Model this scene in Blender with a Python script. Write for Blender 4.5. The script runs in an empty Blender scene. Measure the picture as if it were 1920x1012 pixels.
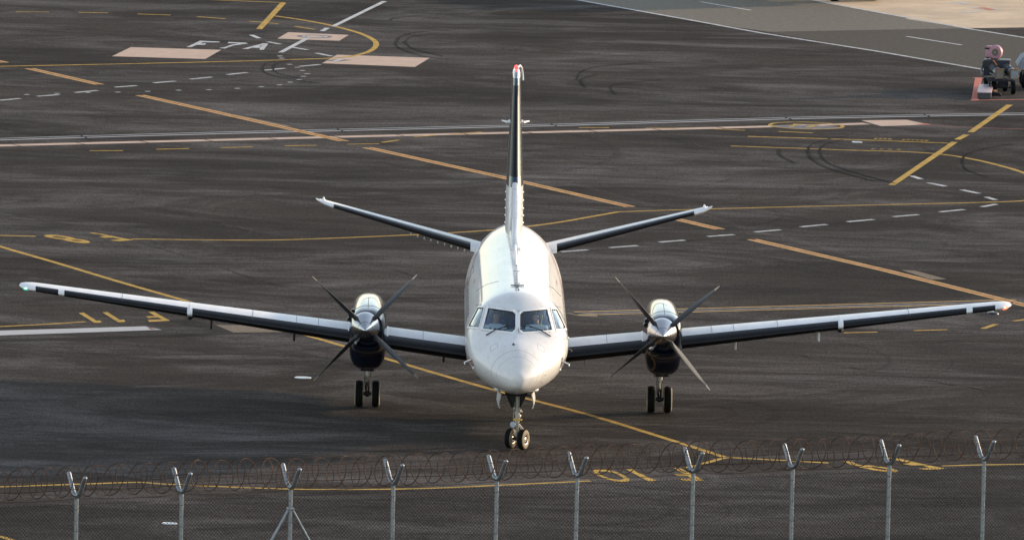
import bpy, bmesh, math, random
import numpy as np
from mathutils import Vector, Matrix, noise
R_=math.radians
random.seed(7); rng=np.random.RandomState(7)
S=bpy.context.scene; COL=S.collection

# ------------------------------------------------------------------ camera
CAMP=np.array([-2.1706,-238.7798,30.3869]); YAW,PIT,ROL=R_(0.4847),R_(6.3035),R_(1.1824); FPX=20221.5
_f=np.array([math.sin(YAW)*math.cos(PIT),math.cos(YAW)*math.cos(PIT),-math.sin(PIT)])
_r=np.cross(_f,[0,0,1.]); _r/=np.linalg.norm(_r); _u=np.cross(_r,_f)
RX=_r*math.cos(ROL)+_u*math.sin(ROL); UX=-_r*math.sin(ROL)+_u*math.cos(ROL)
cam=bpy.data.objects.new('camera',bpy.data.cameras.new('camera')); COL.objects.link(cam)
M=Matrix.Identity(4)
for i in range(3):
    M[i][0]=RX[i]; M[i][1]=UX[i]; M[i][2]=-_f[i]; M[i][3]=CAMP[i]
cam.matrix_world=M
cam.data.sensor_width=36; cam.data.lens=FPX*36/1920; cam.data.clip_start=1; cam.data.clip_end=6000
S.camera=cam

# ------------------------------------------------------------------ light
SUN_AZ=R_(30.0); SUN_EL=R_(11.5)
w=bpy.data.worlds.new('World'); S.world=w; w.use_nodes=True
nt=w.node_tree; sky=nt.nodes.new('ShaderNodeTexSky'); sky.sky_type='NISHITA'; sky.sun_disc=False
sky.sun_elevation=SUN_EL; sky.sun_rotation=math.pi/2-SUN_AZ; sky.air_density=1.0; sky.dust_density=0.35; sky.ozone_density=1.2
bg=nt.nodes['Background']; bg.inputs['Strength'].default_value=0.15
hs=nt.nodes.new('ShaderNodeHueSaturation'); hs.inputs['Saturation'].default_value=.60   # thin high haze
nt.links.new(sky.outputs[0],hs.inputs['Color']); nt.links.new(hs.outputs[0],bg.inputs[0])
sl=bpy.data.lights.new('sun','SUN'); sl.energy=2.3; sl.angle=R_(1.2); sl.color=(1.0,0.74,0.48)
sun=bpy.data.objects.new('sun',sl); COL.objects.link(sun)
sd=Vector((math.cos(SUN_AZ)*math.cos(SUN_EL),math.sin(SUN_AZ)*math.cos(SUN_EL),math.sin(SUN_EL)))
sun.rotation_euler=sd.to_track_quat('Z','Y').to_euler(); sun.location=(40,20,40)
S.view_settings.view_transform='Standard'; S.view_settings.look='None'; S.view_settings.exposure=1.25; S.view_settings.gamma=1

# ------------------------------------------------------------------ helpers
def ground(px,py,z=0.):
    "site survey: photo position -> point on the (flat) apron"
    d=_f+RX*(px-960)/FPX+UX*(506-py)/FPX
    p=CAMP+d*(z-CAMP[2])/d[2]
    return (p[0],p[1],z)
def tag(o,label=None,cat=None,group=None,kind=None):
    if label: o['label']=label
    if cat: o['category']=cat
    if group: o['group']=group
    if kind: o['kind']=kind
    return o
def empty(name,loc=(0,0,0),parent=None,rz=0):
    o=bpy.data.objects.new(name,None); COL.objects.link(o); o.location=loc; o.rotation_euler=(0,0,rz); o.empty_display_size=.3
    if parent: o.parent=parent
    return o
class MB:
    def __init__(s): s.v=[]; s.f=[]; s.m=[]
    def add(s,vs,fs,mi=0):
        n=len(s.v); s.v+= [tuple(map(float,p)) for p in vs]; s.f+=[tuple(i+n for i in f) for f in fs]; s.m+=[mi]*len(fs); return s
    def box(s,c,d,rz=0,mi=0,bev=0):
        bm=bmesh.new(); bmesh.ops.create_cube(bm,size=1)
        bmesh.ops.scale(bm,vec=d,verts=bm.verts)
        if bev: bmesh.ops.bevel(bm,geom=bm.edges[:],offset=bev,segments=2,affect='EDGES',profile=.5)
        bmesh.ops.rotate(bm,cent=(0,0,0),matrix=Matrix.Rotation(rz,3,'Z'),verts=bm.verts)
        bm.verts.index_update()
        s.add([Vector(c)+v.co for v in bm.verts],[[v.index for v in f.verts] for f in bm.faces],mi); bm.free(); return s
    def tube(s,path,r,n=10,mi=0,cap=True,closed=False):
        P=[Vector(p) for p in path]; N=len(P)
        rs=r if isinstance(r,(list,tuple)) else [r]*N
        rings=[]; up=None
        for i in range(N):
            if closed: t=(P[(i+1)%N]-P[i-1])
            else: t=P[min(i+1,N-1)]-P[max(i-1,0)]
            t.normalize()
            if up is None:
                up=Vector((0,0,1)) if abs(t.z)<.9 else Vector((1,0,0))
            a=t.cross(up)
            if a.length<1e-5: a=t.cross(Vector((0,1,0)))
            a.normalize(); b=a.cross(t); up=b
            rings.append([P[i]+(a*math.cos(2*math.pi*k/n)+b*math.sin(2*math.pi*k/n))*rs[i] for k in range(n)])
        return s.loft(rings,mi=mi,cap=cap,wrap=closed)
    def loft(s,rings,mi=0,cap=True,wrap=False,close=True):
        n=len(rings[0]); vs=[p for r in rings for p in r]; fs=[]
        N=len(rings)
        for i in range(N if wrap else N-1):
            j=(i+1)%N
            for k in range(n if close else n-1):
                l=(k+1)%n
                fs.append((i*n+k,i*n+l,j*n+l,j*n+k))
        if cap and not wrap:
            fs.append(tuple(range(n))[::-1]); fs.append(tuple((N-1)*n+k for k in range(n)))
        return s.add(vs,fs,mi)
    def lathe(s,prof,o=(0,0,0),axis='y',n=32,mi=0,cap=False):
        rings=[]
        for r,h in prof:
            rg=[]
            for k in range(n):
                a=2*math.pi*k/n; c,q=r*math.cos(a),r*math.sin(a)
                p={'y':(c,h,q),'x':(h,c,q),'z':(c,q,h)}[axis]
                rg.append((o[0]+p[0],o[1]+p[1],o[2]+p[2]))
            rings.append(rg)
        return s.loft(rings,mi=mi,cap=cap)
    def ell(s,c,r,n=16,m=10,mi=0):
        rings=[]
        for i in range(1,m):
            a=math.pi*i/m
            rings.append([(c[0]+r[0]*math.sin(a)*math.cos(2*math.pi*k/n),c[1]+r[1]*math.sin(a)*math.sin(2*math.pi*k/n),c[2]+r[2]*math.cos(a)) for k in range(n)])
        return s.loft(rings,mi=mi)
    def prism(s,poly,h,mi=0):
        "poly: list of 3D points; h: thickness vector"
        n=len(poly); P=[Vector(p) for p in poly]; H=Vector(h)
        fs=[tuple(range(n))[::-1],tuple(range(n,2*n))]+[(k,(k+1)%n,n+(k+1)%n,n+k) for k in range(n)]
        return s.add(P+[p+H for p in P],fs,mi)
    def build(s,name,mat,parent=None,smooth=True,ang=40,loc=None,fix=True):
        me=bpy.data.meshes.new(name); me.from_pydata(s.v,[],s.f)
        mats=mat if isinstance(mat,(list,tuple)) else [mat]
        for m in mats: me.materials.append(m)
        me.polygons.foreach_set('material_index',s.m)
        me.validate()
        if fix:
            bm=bmesh.new(); bm.from_mesh(me); bmesh.ops.recalc_face_normals(bm,faces=bm.faces); bm.to_mesh(me); bm.free()
        if smooth:
            me.polygons.foreach_set('use_smooth',[True]*len(me.polygons)); me.set_sharp_from_angle(angle=R_(ang))
        me.update()
        o=bpy.data.objects.new(name,me); COL.objects.link(o)
        if parent: o.parent=parent
        if loc: o.location=loc
        return o

# ------------------------------------------------------------------ materials
def mat(name,base,rough=.5,metal=0,coat=0,spec=.5,var=0,vscale=5,vcol=None,emit=None,es=0,bump=0,bscale=30,alpha=1,trans=0,vstretch=None):
    m=bpy.data.materials.new(name); m.use_nodes=True; n=m.node_tree; b=n.nodes['Principled BSDF']
    b.inputs['Base Color'].default_value=(*base,1); b.inputs['Roughness'].default_value=rough; b.inputs['Metallic'].default_value=metal
    b.inputs['Coat Weight'].default_value=coat; b.inputs['Coat Roughness'].default_value=.05; b.inputs['Specular IOR Level'].default_value=spec
    b.inputs['Transmission Weight'].default_value=trans
    if emit: b.inputs['Emission Color'].default_value=(*emit,1); b.inputs['Emission Strength'].default_value=es
    tc=n.nodes.new('ShaderNodeTexCoord')
    src=tc.outputs['Object']
    if vstretch:
        mp=n.nodes.new('ShaderNodeMapping'); mp.inputs['Scale'].default_value=vstretch; n.links.new(src,mp.inputs[0]); src=mp.outputs[0]
    if var or vcol:
        t=n.nodes.new('ShaderNodeTexNoise'); t.inputs['Scale'].default_value=vscale; t.inputs['Detail'].default_value=8; t.inputs['Roughness'].default_value=.65
        n.links.new(src,t.inputs[0])
        r=n.nodes.new('ShaderNodeValToRGB'); r.color_ramp.elements[0].position=.35; r.color_ramp.elements[1].position=.7
        c2=vcol or tuple(c*(1-var) for c in base)
        r.color_ramp.elements[0].color=(*c2,1); r.color_ramp.elements[1].color=(*base,1)
        n.links.new(t.outputs[0],r.inputs[0]); n.links.new(r.outputs[0],b.inputs['Base Color'])
    if bump:
        t2=n.nodes.new('ShaderNodeTexNoise'); t2.inputs['Scale'].default_value=bscale; t2.inputs['Detail'].default_value=4
        n.links.new(src,t2.inputs[0]); bp=n.nodes.new('ShaderNodeBump'); bp.inputs['Strength'].default_value=bump; bp.inputs['Distance'].default_value=.01
        n.links.new(t2.outputs[0],bp.inputs['Height']); n.links.new(bp.outputs[0],b.inputs['Normal'])
    return m

def white_paint():
    "fuselage paint with fine panel joints, rivet rows and grime"
    m=mat('white_gloss_paint',(.73,.712,.70),rough=.5,spec=.15,coat=.6,var=.10,bump=.10,bscale=2.2,vscale=1.3,vstretch=(1,.4,1))
    n=m.node_tree; b=n.nodes['Principled BSDF']; src=b.inputs['Base Color'].links[0].from_socket
    tc=n.nodes.new('ShaderNodeTexCoord'); sp=n.nodes.new('ShaderNodeSeparateXYZ'); n.links.new(tc.outputs['Object'],sp.inputs[0])
    def math_(op,a,b_=None,c=None):
        q=n.nodes.new('ShaderNodeMath'); q.operation=op
        for i,x in enumerate((a,b_,c)):
            if x is None: continue
            if isinstance(x,(int,float)): q.inputs[i].default_value=x
            else: n.links.new(x,q.inputs[i])
        return q.outputs[0]
    X,Y,Z=sp.outputs
    def line(d,wd): return math_('LESS_THAN',math_('ABSOLUTE',d),wd)
    # radome joint + inner ring (cones round the nose axis)
    masks=[line(math_('SUBTRACT',Y,-1.28),.008), line(math_('SUBTRACT',Y,-1.50),.004)]
    # cabin frame joints every 1.6 m aft of the flight deck
    aft=math_('GREATER_THAN',Y,1.2)
    fr=math_('MULTIPLY',line(math_('SUBTRACT',math_('FRACT',math_('MULTIPLY',math_('SUBTRACT',Y,1.3),1/1.7)),.5),.005),aft)
    masks.append(fr)
    seam=math_('MULTIPLY',line(math_('SUBTRACT',X,.145),.006),math_('GREATER_THAN',Y,1.9))
    masks.append(math_('MULTIPLY',seam,math_('GREATER_THAN',Z,3.)))
    # forward access hatch outlines on the nose top
    hx=math_('ABSOLUTE',math_('SUBTRACT',math_('ABSOLUTE',X),.52)); hy=math_('ABSOLUTE',math_('SUBTRACT',Y,-.72))
    box=math_('MAXIMUM',math_('MULTIPLY',hx,1/.075),math_('MULTIPLY',hy,1/.12))
    hm=math_('MULTIPLY',line(math_('SUBTRACT',box,1),.07),math_('GREATER_THAN',Z,2.))
    masks.append(hm)
    tot=masks[0]
    for k in masks[1:]: tot=math_('MAXIMUM',tot,k)
    mx=n.nodes.new('ShaderNodeMix'); mx.data_type='RGBA'; n.links.new(math_('MULTIPLY',tot,.62),mx.inputs['Factor'])
    n.links.new(src,mx.inputs['A']); mx.inputs['B'].default_value=(.16,.15,.15,1); n.links.new(mx.outputs['Result'],b.inputs['Base Color'])
    # grime: streaky dirt running aft, rivet rows along the joints
    g=n.nodes.new('ShaderNodeTexNoise'); mp=n.nodes.new('ShaderNodeMapping'); mp.inputs['Scale'].default_value=(9,.55,9); n.links.new(tc.outputs['Object'],mp.inputs[0]); n.links.new(mp.outputs[0],g.inputs[0]); g.inputs['Scale'].default_value=1.0; g.inputs['Detail'].default_value=8; g.inputs['Roughness'].default_value=.7
    gr=n.nodes.new('ShaderNodeValToRGB'); gr.color_ramp.elements[0].position=.50; gr.color_ramp.elements[1].position=.78; gr.color_ramp.elements[0].color=(0,0,0,1); gr.color_ramp.elements[1].color=(.5,.5,.5,1); n.links.new(g.outputs[0],gr.inputs[0])
    m2=n.nodes.new('ShaderNodeMix'); m2.data_type='RGBA'; n.links.new(gr.outputs[0],m2.inputs['Factor']); n.links.new(mx.outputs['Result'],m2.inputs['A']); m2.inputs['B'].default_value=(.48,.45,.40,1); n.links.new(m2.outputs['Result'],b.inputs['Base Color'])
    return m
WHITE=white_paint()
WHITE2=mat('white_wing_paint',(.84,.825,.82),rough=.46,spec=.35,coat=.05,var=.12,vscale=1.2,vstretch=(3,.5,1))
NAVY=mat('navy_gloss_paint',(.003,.006,.016),rough=.18,spec=.4,coat=.55,var=.2,vscale=3)
NAVYFIN=mat('navy_fin_paint',(.010,.028,.05),rough=.25,coat=.6,var=.2,vscale=2)
BOOT=mat('black_rubber_boot',(.008,.008,.010),rough=.38,spec=.32,var=.7,vscale=6)
SPIN=mat('polished_aluminium',(.55,.55,.56),rough=.24,metal=1,var=.12,vscale=8)
METAL=mat('grey_metal',(.42,.40,.36),rough=.42,metal=.7,var=.25,vscale=12)
LGPAINT=mat('landing_gear_paint',(.55,.53,.47),rough=.45,var=.3,vscale=14)
DARKM=mat('dark_metal',(.025,.025,.028),rough=.45,metal=.4,var=.3,vscale=10)
RUBBER=mat('tyre_rubber',(.003,.003,.003),rough=.85,spec=.2,var=.3,vscale=14)
WALL_=mat('tan_tyre_sidewall',(.26,.20,.13),rough=.8,var=.3,vscale=14)  # tan sidewall tone, the same on both faces of each tyre
BLACK=mat('matt_black',(.006,.006,.007),rough=.8)
YELM=mat('yellow_paint_metal',(.6,.36,.05),rough=.5)
BLADE=mat('dark_composite_blade',(.022,.021,.022),rough=.55,var=.3,vscale=8)
SEAL=mat('window_seal',(.05,.05,.052),rough=.6)
GLASS=mat('tinted_cockpit_glass',(.74,.88,.96),rough=.03,trans=1,spec=.5)
GLASS.node_tree.nodes['Principled BSDF'].inputs['IOR'].default_value=1.18
GLASS.node_tree.nodes['Principled BSDF'].inputs['Coat Weight'].default_value=.8
CABGL=mat('dark_cabin_glass',(.02,.025,.03),rough=.08,coat=1)
GALV=mat('galvanised_steel',(.36,.38,.40),rough=.45,metal=.7,var=.45,vscale=22,bump=.2,bscale=60)
MESHW=mat('weathered_wire',(.016,.017,.019),rough=.6,metal=.3,var=.4,vscale=9)
RUST=mat('rusty_razor_wire',(.006,.004,.0035),rough=.8,vcol=(.075,.030,.012),vscale=.30)
BARBM=mat('bright_barb_steel',(.6,.55,.5),rough=.35,metal=.8)

# ------------------------------------------------------------------ ground
def asphalt(name='worn_asphalt',tint=(1,1,1)):
    m=bpy.data.materials.new(name); m.use_nodes=True; n=m.node_tree; b=n.nodes['Principled BSDF']; L=n.links.new
    tc=n.nodes.new('ShaderNodeTexCoord')
    def nz(scale,det=8,rough=.6,st=(1,1,1),rot=0,dist=0):
        mp=n.nodes.new('ShaderNodeMapping'); mp.inputs['Scale'].default_value=st; mp.inputs['Rotation'].default_value=(0,0,rot); L(tc.outputs['Object'],mp.inputs[0])
        t=n.nodes.new('ShaderNodeTexNoise'); t.inputs['Scale'].default_value=scale; t.inputs['Detail'].default_value=det; t.inputs['Roughness'].default_value=rough; t.inputs['Distortion'].default_value=dist
        L(mp.outputs[0],t.inputs[0]); return t.outputs[0]
    def ramp(x,a,ca,b_,cb):
        r=n.nodes.new('ShaderNodeValToRGB'); r.color_ramp.elements[0].position=a; r.color_ramp.elements[1].position=b_
        r.color_ramp.elements[0].color=(*ca,1); r.color_ramp.elements[1].color=(*cb,1); L(x,r.inputs[0]); return r.outputs[0]
    def mix(f,a,c,mode='MIX'):
        q=n.nodes.new('ShaderNodeMix'); q.data_type='RGBA'; q.blend_type=mode
        if isinstance(f,float): q.inputs['Factor'].default_value=f
        else: L(f,q.inputs['Factor'])
        for s,x in (('A',a),('B',c)):
            if isinstance(x,tuple): q.inputs[s].default_value=(*x,1)
            else: L(x,q.inputs[s])
        return q.outputs['Result']
    base=ramp(nz(.05,6,.6),.40,(.0205,.0178,.0158),.62,(.040,.0355,.0325))
    # broad drag streaks left by tyres and water
    s1=ramp(nz(.16,10,.72,(.55,1.0,1),R_(8),1.4),.46,(0,0,0),.72,(1,1,1))
    base=mix(s1,base,(.092,.087,.084))
    s2=ramp(nz(.30,10,.74,(.35,1.3,1),R_(-12),1.0),.47,(0,0,0),.70,(1,1,1))
    base=mix(s2,base,(.0125,.0105,.0095))
    s3=ramp(nz(1.1,9,.8,(.6,1.0,1),R_(4)),.30,(.76,.76,.76),.72,(1.28,1.275,1.275))
    base=mix(1.0,base,s3,'MULTIPLY')
    g=ramp(nz(9,4,.95,(1,.30,1)),.32,(.72,.72,.72),.68,(1.32,1.31,1.30))
    base=mix(1.0,base,g,'MULTIPLY')
    g2=ramp(nz(20,2,.9,(1,.22,1)),.34,(.70,.70,.70),.66,(1.36,1.35,1.34))
    base=mix(1.0,base,g2,'MULTIPLY')
    base=mix(1.0,base,tuple(a*b for a,b in zip((1.48,1.42,1.39),tint)),'MULTIPLY'); L(base,b.inputs['Base Color']); b.inputs['Roughness'].default_value=.9; b.inputs['Specular IOR Level'].default_value=.03
    bp=n.nodes.new('ShaderNodeBump'); bp.inputs['Strength'].default_value=.35; bp.inputs['Distance'].default_value=.02
    L(nz(30,3,.7),bp.inputs['Height']); L(bp.outputs[0],b.inputs['Normal'])
    return m
ASPH=asphalt()
def paint(name,col,wear=.45,dark=(.045,.038,.032),scale=3.2,th=.43):
    m=bpy.data.materials.new(name); m.use_nodes=True; n=m.node_tree; b=n.nodes['Principled BSDF']; L=n.links.new
    tc=n.nodes.new('ShaderNodeTexCoord')
    t=n.nodes.new('ShaderNodeTexNoise'); t.inputs['Scale'].default_value=scale; t.inputs['Detail'].default_value=10; t.inputs['Roughness'].default_value=.8; col=tuple(min(.9,c*1.12) for c in col); dark=tuple(c*1.05 for c in dark); L(tc.outputs['Object'],t.inputs[0])
    r=n.nodes.new('ShaderNodeValToRGB'); r.color_ramp.elements[0].position=th; r.color_ramp.elements[1].position=th+.2
    r.color_ramp.elements[0].color=tuple(col[i]*(1-wear)+dark[i]*wear for i in range(3))+(1,); r.color_ramp.elements[1].color=(*col,1)
    L(t.outputs[0],r.inputs[0]); L(r.outputs[0],b.inputs['Base Color']); b.inputs['Roughness'].default_value=.85; b.inputs['Specular IOR Level'].default_value=.06
    return m
PYEL=paint('yellow_line_paint',(.60,.37,.085),.5); PYELW=paint('worn_yellow_paint',(.42,.28,.09),.75,th=.42); PWHT=paint('white_line_paint',(.62,.61,.60)); PRED=paint('red_line_paint',(.42,.11,.05),.5)
PPINK=paint('faded_red_paint',(.58,.20,.15),.3); PGREY=paint('greyed_paint',(.24,.24,.25),.6); PORG=paint('pale_orange_line_paint',(.66,.42,.17))
CONC=paint('pink_concrete',(.56,.41,.32),.30,(.26,.18,.14),2.0,.46); CONCG=paint('grey_concrete',(.44,.43,.43),.2,(.2,.2,.2),2)
CONCP=paint('sandy_concrete',(.62,.47,.33),.35,(.2,.16,.12),.35); LASPH=paint('light_asphalt',(.19,.168,.135),.6,(.10,.09,.075),5,.42); BASPH=paint('brown_asphalt',(.098,.082,.067),.6,(.05,.042,.035),5,.42)
DLIGHT=paint('dark_patch_asphalt',(.016,.0145,.0135),.5,(.03,.027,.025),2); TYREM=paint('tyre_mark_rubber',(.010,.009,.009),.9,(.030,.026,.023),2.2,.50)
TANP=paint('tan_chip_patch',(.22,.17,.12),.5,(.06,.05,.05),9,.4); CRK=paint('crack_edge',(.10,.085,.07),.7,(.035,.03,.027),6,.5)
LGREYP=paint('pale_residue',(.065,.060,.056),.97,(.030,.026,.023),2.6,.50)

DLIGHT=asphalt('dark_patch_asphalt',(.66,.66,.66)); ADARK=asphalt('rubbered_asphalt',(.80,.79,.79)); APALE=asphalt('scuffed_asphalt',(1.22,1.22,1.24)); TYREM=asphalt('tyre_mark_asphalt',(.50,.50,.50))
LGREYP=APALE
gm=MB(); gm.add([(-2500,-600,0),(2500,-600,0),(2500,3500,0),(-2500,3500,0)],[(0,1,2,3)])
tag(gm.build('ground',ASPH,smooth=False),kind='structure')
ZL=[.004]
def st(name,mb,mt,lvl=1):
    z=.0010*lvl
    mb.v=[(v[0],v[1],v[2]+z) for v in mb.v]
    return tag(mb.build(name,mt,smooth=False),kind='structure')
def kz(mb):
    mb.k=getattr(mb,'k',-1)+1; return min(mb.k,9)*.00008
def poly(mb,pts):  # photo-surveyed polygon
    zz=kz(mb); P=[ground(*p)[:2]+(zz,) for p in pts]
    a=sum(P[i][0]*P[(i+1)%len(P)][1]-P[(i+1)%len(P)][0]*P[i][1] for i in range(len(P)))
    if a<0: P=P[::-1]
    mb.add(P,[tuple(range(len(P)))]); return mb
def ribbon(mb,pts,wd,off=0,world=False,smooth=True,closed=False,jit=0):
    P=[Vector(p if world else ground(*p)) for p in pts]
    if smooth and len(P)>2:
        Q=[]; n=len(P)
        for i in range(n if closed else n-1):
            p0=P[i-1] if (i>0 or closed) else P[0]; p1=P[i]; p2=P[(i+1)%n]; p3=P[(i+2)%n] if (i+2<n or closed) else P[-1]
            for k in range(6):
                t=k/6; Q.append(.5*((2*p1)+(-p0+p2)*t+(2*p0-5*p1+4*p2-p3)*t*t+(-p0+3*p1-3*p2+p3)*t**3))
        if not closed: Q.append(P[-1])
        P=Q
    if not world:
        zz=kz(mb)
        for p in P: p.z+=zz
    n=len(P); vs=[]
    for i in range(n):
        a=P[(i+1)%n] if (closed or i<n-1) else P[i]; c=P[i-1] if (closed or i>0) else P[i]
        t=(a-c); t.z=0; t.normalize(); nn=Vector((-t.y,t.x,0))
        wv=wd*(1+jit*(random.random()-.5)); o=off+jit*wd*.8*(random.random()-.5)
        vs+=[P[i]+nn*(o-wv/2),P[i]+nn*(o+wv/2)]
    fs=[(2*i,2*((i+1)%n),2*((i+1)%n)+1,2*i+1) for i in range(n if closed else n-1)]
    mb.add(vs,fs); return mb

# paving areas at the far right
m=MB(); poly(m,[(1180,-30),(1300,-30),(1700,-30),(1700,36),(1810,53.5),(1440,60),(1310,41)]); poly(m,[(1080,0),(1060,-30),(1180,-30),(1310,41)]); st('light_asphalt_paving',m,LASPH,1)
m=MB(); poly(m,[(1440,60),(1810,53.5),(1920,71),(2300,135),(2300,160),(1850,132),(1640,96)]); st('brown_asphalt_paving',m,BASPH,1)
m=MB(); poly(m,[(1515,-2),(1560,8),(1810,53.5),(1700,36),(1700,-60)]); st('concrete_wedge_paving',m,CONCP,2)
m=MB(); poly(m,[(1700,-60),(2400,-60),(2400,50),(1920,52),(1810,53.5),(1700,34)]); st('sandy_concrete_paving',m,CONCP,3)
# slabs
for pts in ([(245,89),(415,94),(385,111),(210,106)],[(632,103),(806,109),(778,126),(604,119)],[(540,61),(654,66),(636,77),(520,73)]):
    m=MB(); poly(m,pts); st('concrete_slab',m,CONC,2)
m=MB(); poly(m,[(1615,226),(1700,225),(1742,234),(1652,237)]); st('concrete_slab',m,CONC,3)
m=MB(); poly(m,[(0,619.5),(-60,621),(-60,630.5),(0,628.5),(304,618),(272,611.5)]); st('concrete_strip',m,CONCG,2)
m=MB(); poly(m,[(276,613),(281,613.3),(292,617),(283,618)]); st('red_strip_end',m,paint('rust_red_end',(.30,.16,.13),.5),4)
m=MB(); poly(m,[(404,609),(560,610),(600,612),(545,622),(438,623)]); st('chip_patch',m,TANP,2)
m=MB(); poly(m,[(1058,586),(1120,588),(1120,594),(1085,592)]); st('chip_patch',m,TANP,1)
m=MB(); poly(m,[(430,214),(470,221),(548,237),(530,238),(440,218)]); st('chip_patch',m,TANP,1)
m=MB(); poly(m,[(1690,506),(1715,507),(1775,523),(1745,524)]); st('chip_patch',m,TANP,1)
m=MB(); poly(m,[(300,600),(400,620),(380,625),(140,632),(0,636),(0,641),(330,632),(470,625),(360,600)]); st('dark_asphalt_patch',m,DLIGHT,1)
# drains
m=MB()
up=[(-60,268),(0,263),(415,251),(830,241),(1080,235),(1500,223),(1920,215),(2000,213)]
ribbon(m,up,.16); ribbon(m,up,.12,.42); st('drain_edge',m,CONCG,2)
m=MB(); ribbon(m,up,.34,.20); st('drain_channel',m,DLIGHT,1)
m=MB(); dn=[(-60,275),(0,273),(415,262.5),(830,252),(1080,246.5),(1420,238),(1625,232)]
ribbon(m,dn,.50); st('drain_apron',m,CONC,2)
m=MB()
for x in list(range(30,1400,120)):
    y=np.interp(x,[p[0] for p in dn],[p[1] for p in dn]); ribbon(m,[(x-14,y-3),(x+14,y+3)],.05,smooth=False)
for x in (160,640,1040,1480,1740):
    y=np.interp(x,[p[0] for p in up],[p[1] for p in up]); ribbon(m,[(x-10,y-4),(x+10,y+3)],.06,smooth=False)
st('joint_gap',m,DLIGHT,5)
m=MB(); ribbon(m,[(1075,584.5),(1905,561.5)],.12); ribbon(m,[(1085,590.5),(1640,575),(1905,568)],.12); st('drain_edge',m,PORG,2)
m=MB(); ribbon(m,[(1075,587.5),(1905,565)],.22); st('drain_channel',m,PGREY,1)
# solid yellow guide lines
m=MB()
ribbon(m,[(-60,442),(0,462),(110,494),(230,530),(370,570),(560,624),(720,671),(920,729),(1100,776),(1250,822),(1363,858)],.17)
st('taxiway_guide_line',m,PYEL,3)
m=MB(); ribbon(m,[(1287,877),(1325,867),(1350,860),(1366,857),(1400,859),(1555,867.5)],.15,smooth=False); st('taxiway_guide_line',m,PYEL,4)
for pts in ([(-60,914),(0,912),(150,907),(240,904),(270,904),(330,908),(520,915.5),(640,917),(800,915),(960,908),(1107,901)],
            [(1767,873),(1840,871),(1990,869)],[(-40,1000),(0,1005),(40,1019)],
            [(246,448),(400,450),(510,450),(600,447.5),(700,443.5),(800,439),(900,433),(960,428),(1040,418),(1110,406),(1158,397.5)],
            [(1157,397.5),(1180,396.5),(1330,392),(1500,387.5),(1700,383),(1905,377.5),(1930,371)],
            [(-40,440),(0,441.5),(67,443)],[(-40,615),(0,612),(80,608),(160,603)]):
    m=MB(); ribbon(m,pts,.15); st('taxiway_guide_line',m,PYEL,3)
m=MB(); ribbon(m,[(330,-3),(430,1.5),(534,5.5)],.15); st('stand_lead_in_line',m,PYEL,3)
m=MB(); ribbon(m,[(531,6),(486,55)],.20); st('stand_stop_bar',m,PYEL,4)
m=MB(); ribbon(m,[(515,30.5),(560,37),(610,46),(655,57),(685,67),(703,78),(704,88),(690,98),(664,105),(640,108.5),(560,112),(400,116.5),(200,121),(0,125),(-60,126)],.18); st('stand_lead_in_line',m,PYEL,5)
for pts,wd in (([(1402,256),(1600,262),(1785,269)],.16),([(1370,274),(1500,278.5),(1600,282),(1700,285),(1770,290),(1830,300),(1880,312),(1925,326),(1990,352)],.16),
    ([(1790,266.5),(1672,347)],.19),([(1812,253),(1795,262)],.19),([(1893,197),(1820,248)],.19)):
    m=MB(); ribbon(m,pts,wd,smooth=len(pts)>3); st('stand_lead_in_line',m,PYEL,3 if len(pts)>2 else 4)
m=MB()
for a,b in [((30,23),(92,23)),((147,24),(203,25)),((258,27),(320,29)),((370,32),(423,36)),((468,40.5),(522,45.5)),((553,50),(590,56)),
    ((168,283),(231,283)),((293,280.5),(355,279)),((414,277.5),(473,276)),((534,274),(594,273)),((652,271),(711,270)),((717,267.5),(748,263)),((776,257),(817,254)),
    ((845,252),(905,248)),((1085,240),(1142,240)),((1210,241),(1268,241)),((1335,242),(1397,245)),((1459,247),(1524,250)),
    ((1582,624),(1645,622.5)),((1713,620),(1776,618)),((1900,602),(1930,598))]:
    ribbon(m,[a,b],.15,smooth=False)
poly(m,[(1837,616),(1862,607.5),(1873,608),(1849,616.5)])
st('dashed_yellow_line',m,PYEL,6)
# red/yellow double boundary line
segs=[[(-40,107),(8,118)],[(55,129),(187,159)],[(262,179),(420,214),(645,265)],[(688,277),(930,330),(1182,388)],[(1268,411),(1350,430)],[(1410,449),(1660,507),(1925,573),(2000,592)]]
my=MB(); mr=MB()
for s_ in segs:
    ribbon(mr,s_,.10,smooth=False); ribbon(my,s_,.12,.11,smooth=False); ribbon(my,s_,.12,-.11,smooth=False)
st('boundary_line_red',mr,PRED,5); st('boundary_line_yellow',my,PORG,5)
# white markings
m=MB()
for a,b in [((0,188.5),(38,185)),((70,181),(110,178)),((141,174),(183,170)),((216,164),(256,161)),((288,156),(329,152.5)),((357,149),(397,145)),((426,140.5),(463,136.5)),((494,132.5),(534,128.5)),((562,125),(600,121.5)),
    ((1052,472),(1102,468.5)),((1143,464.5),(1195,460.5)),((1236,454),(1284,450.5)),((1327,443.5),(1376,440)),((1415,435),(1463,431)),((1501,425.5),(1550,421)),((1589,416),(1638,411.5)),((1675,406.5),(1722,402.5)),((1762,397.5),(1808,393)),((1841,388),(1868,383)),
    ((1849,369.5),(1867,375)),((1803,356),(1836,363)),((1741,343),(1773,349.5)),((1709,330),(1727,336)),
    ((471,66),(486,72.5)),((502,79),(526,83.5)),((548,89),(576,94)),((593,100),(622,106))]:
    ribbon(m,[a,b],.17,smooth=False)
st('dashed_white_line',m,PWHT,4)
m=MB()
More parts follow.
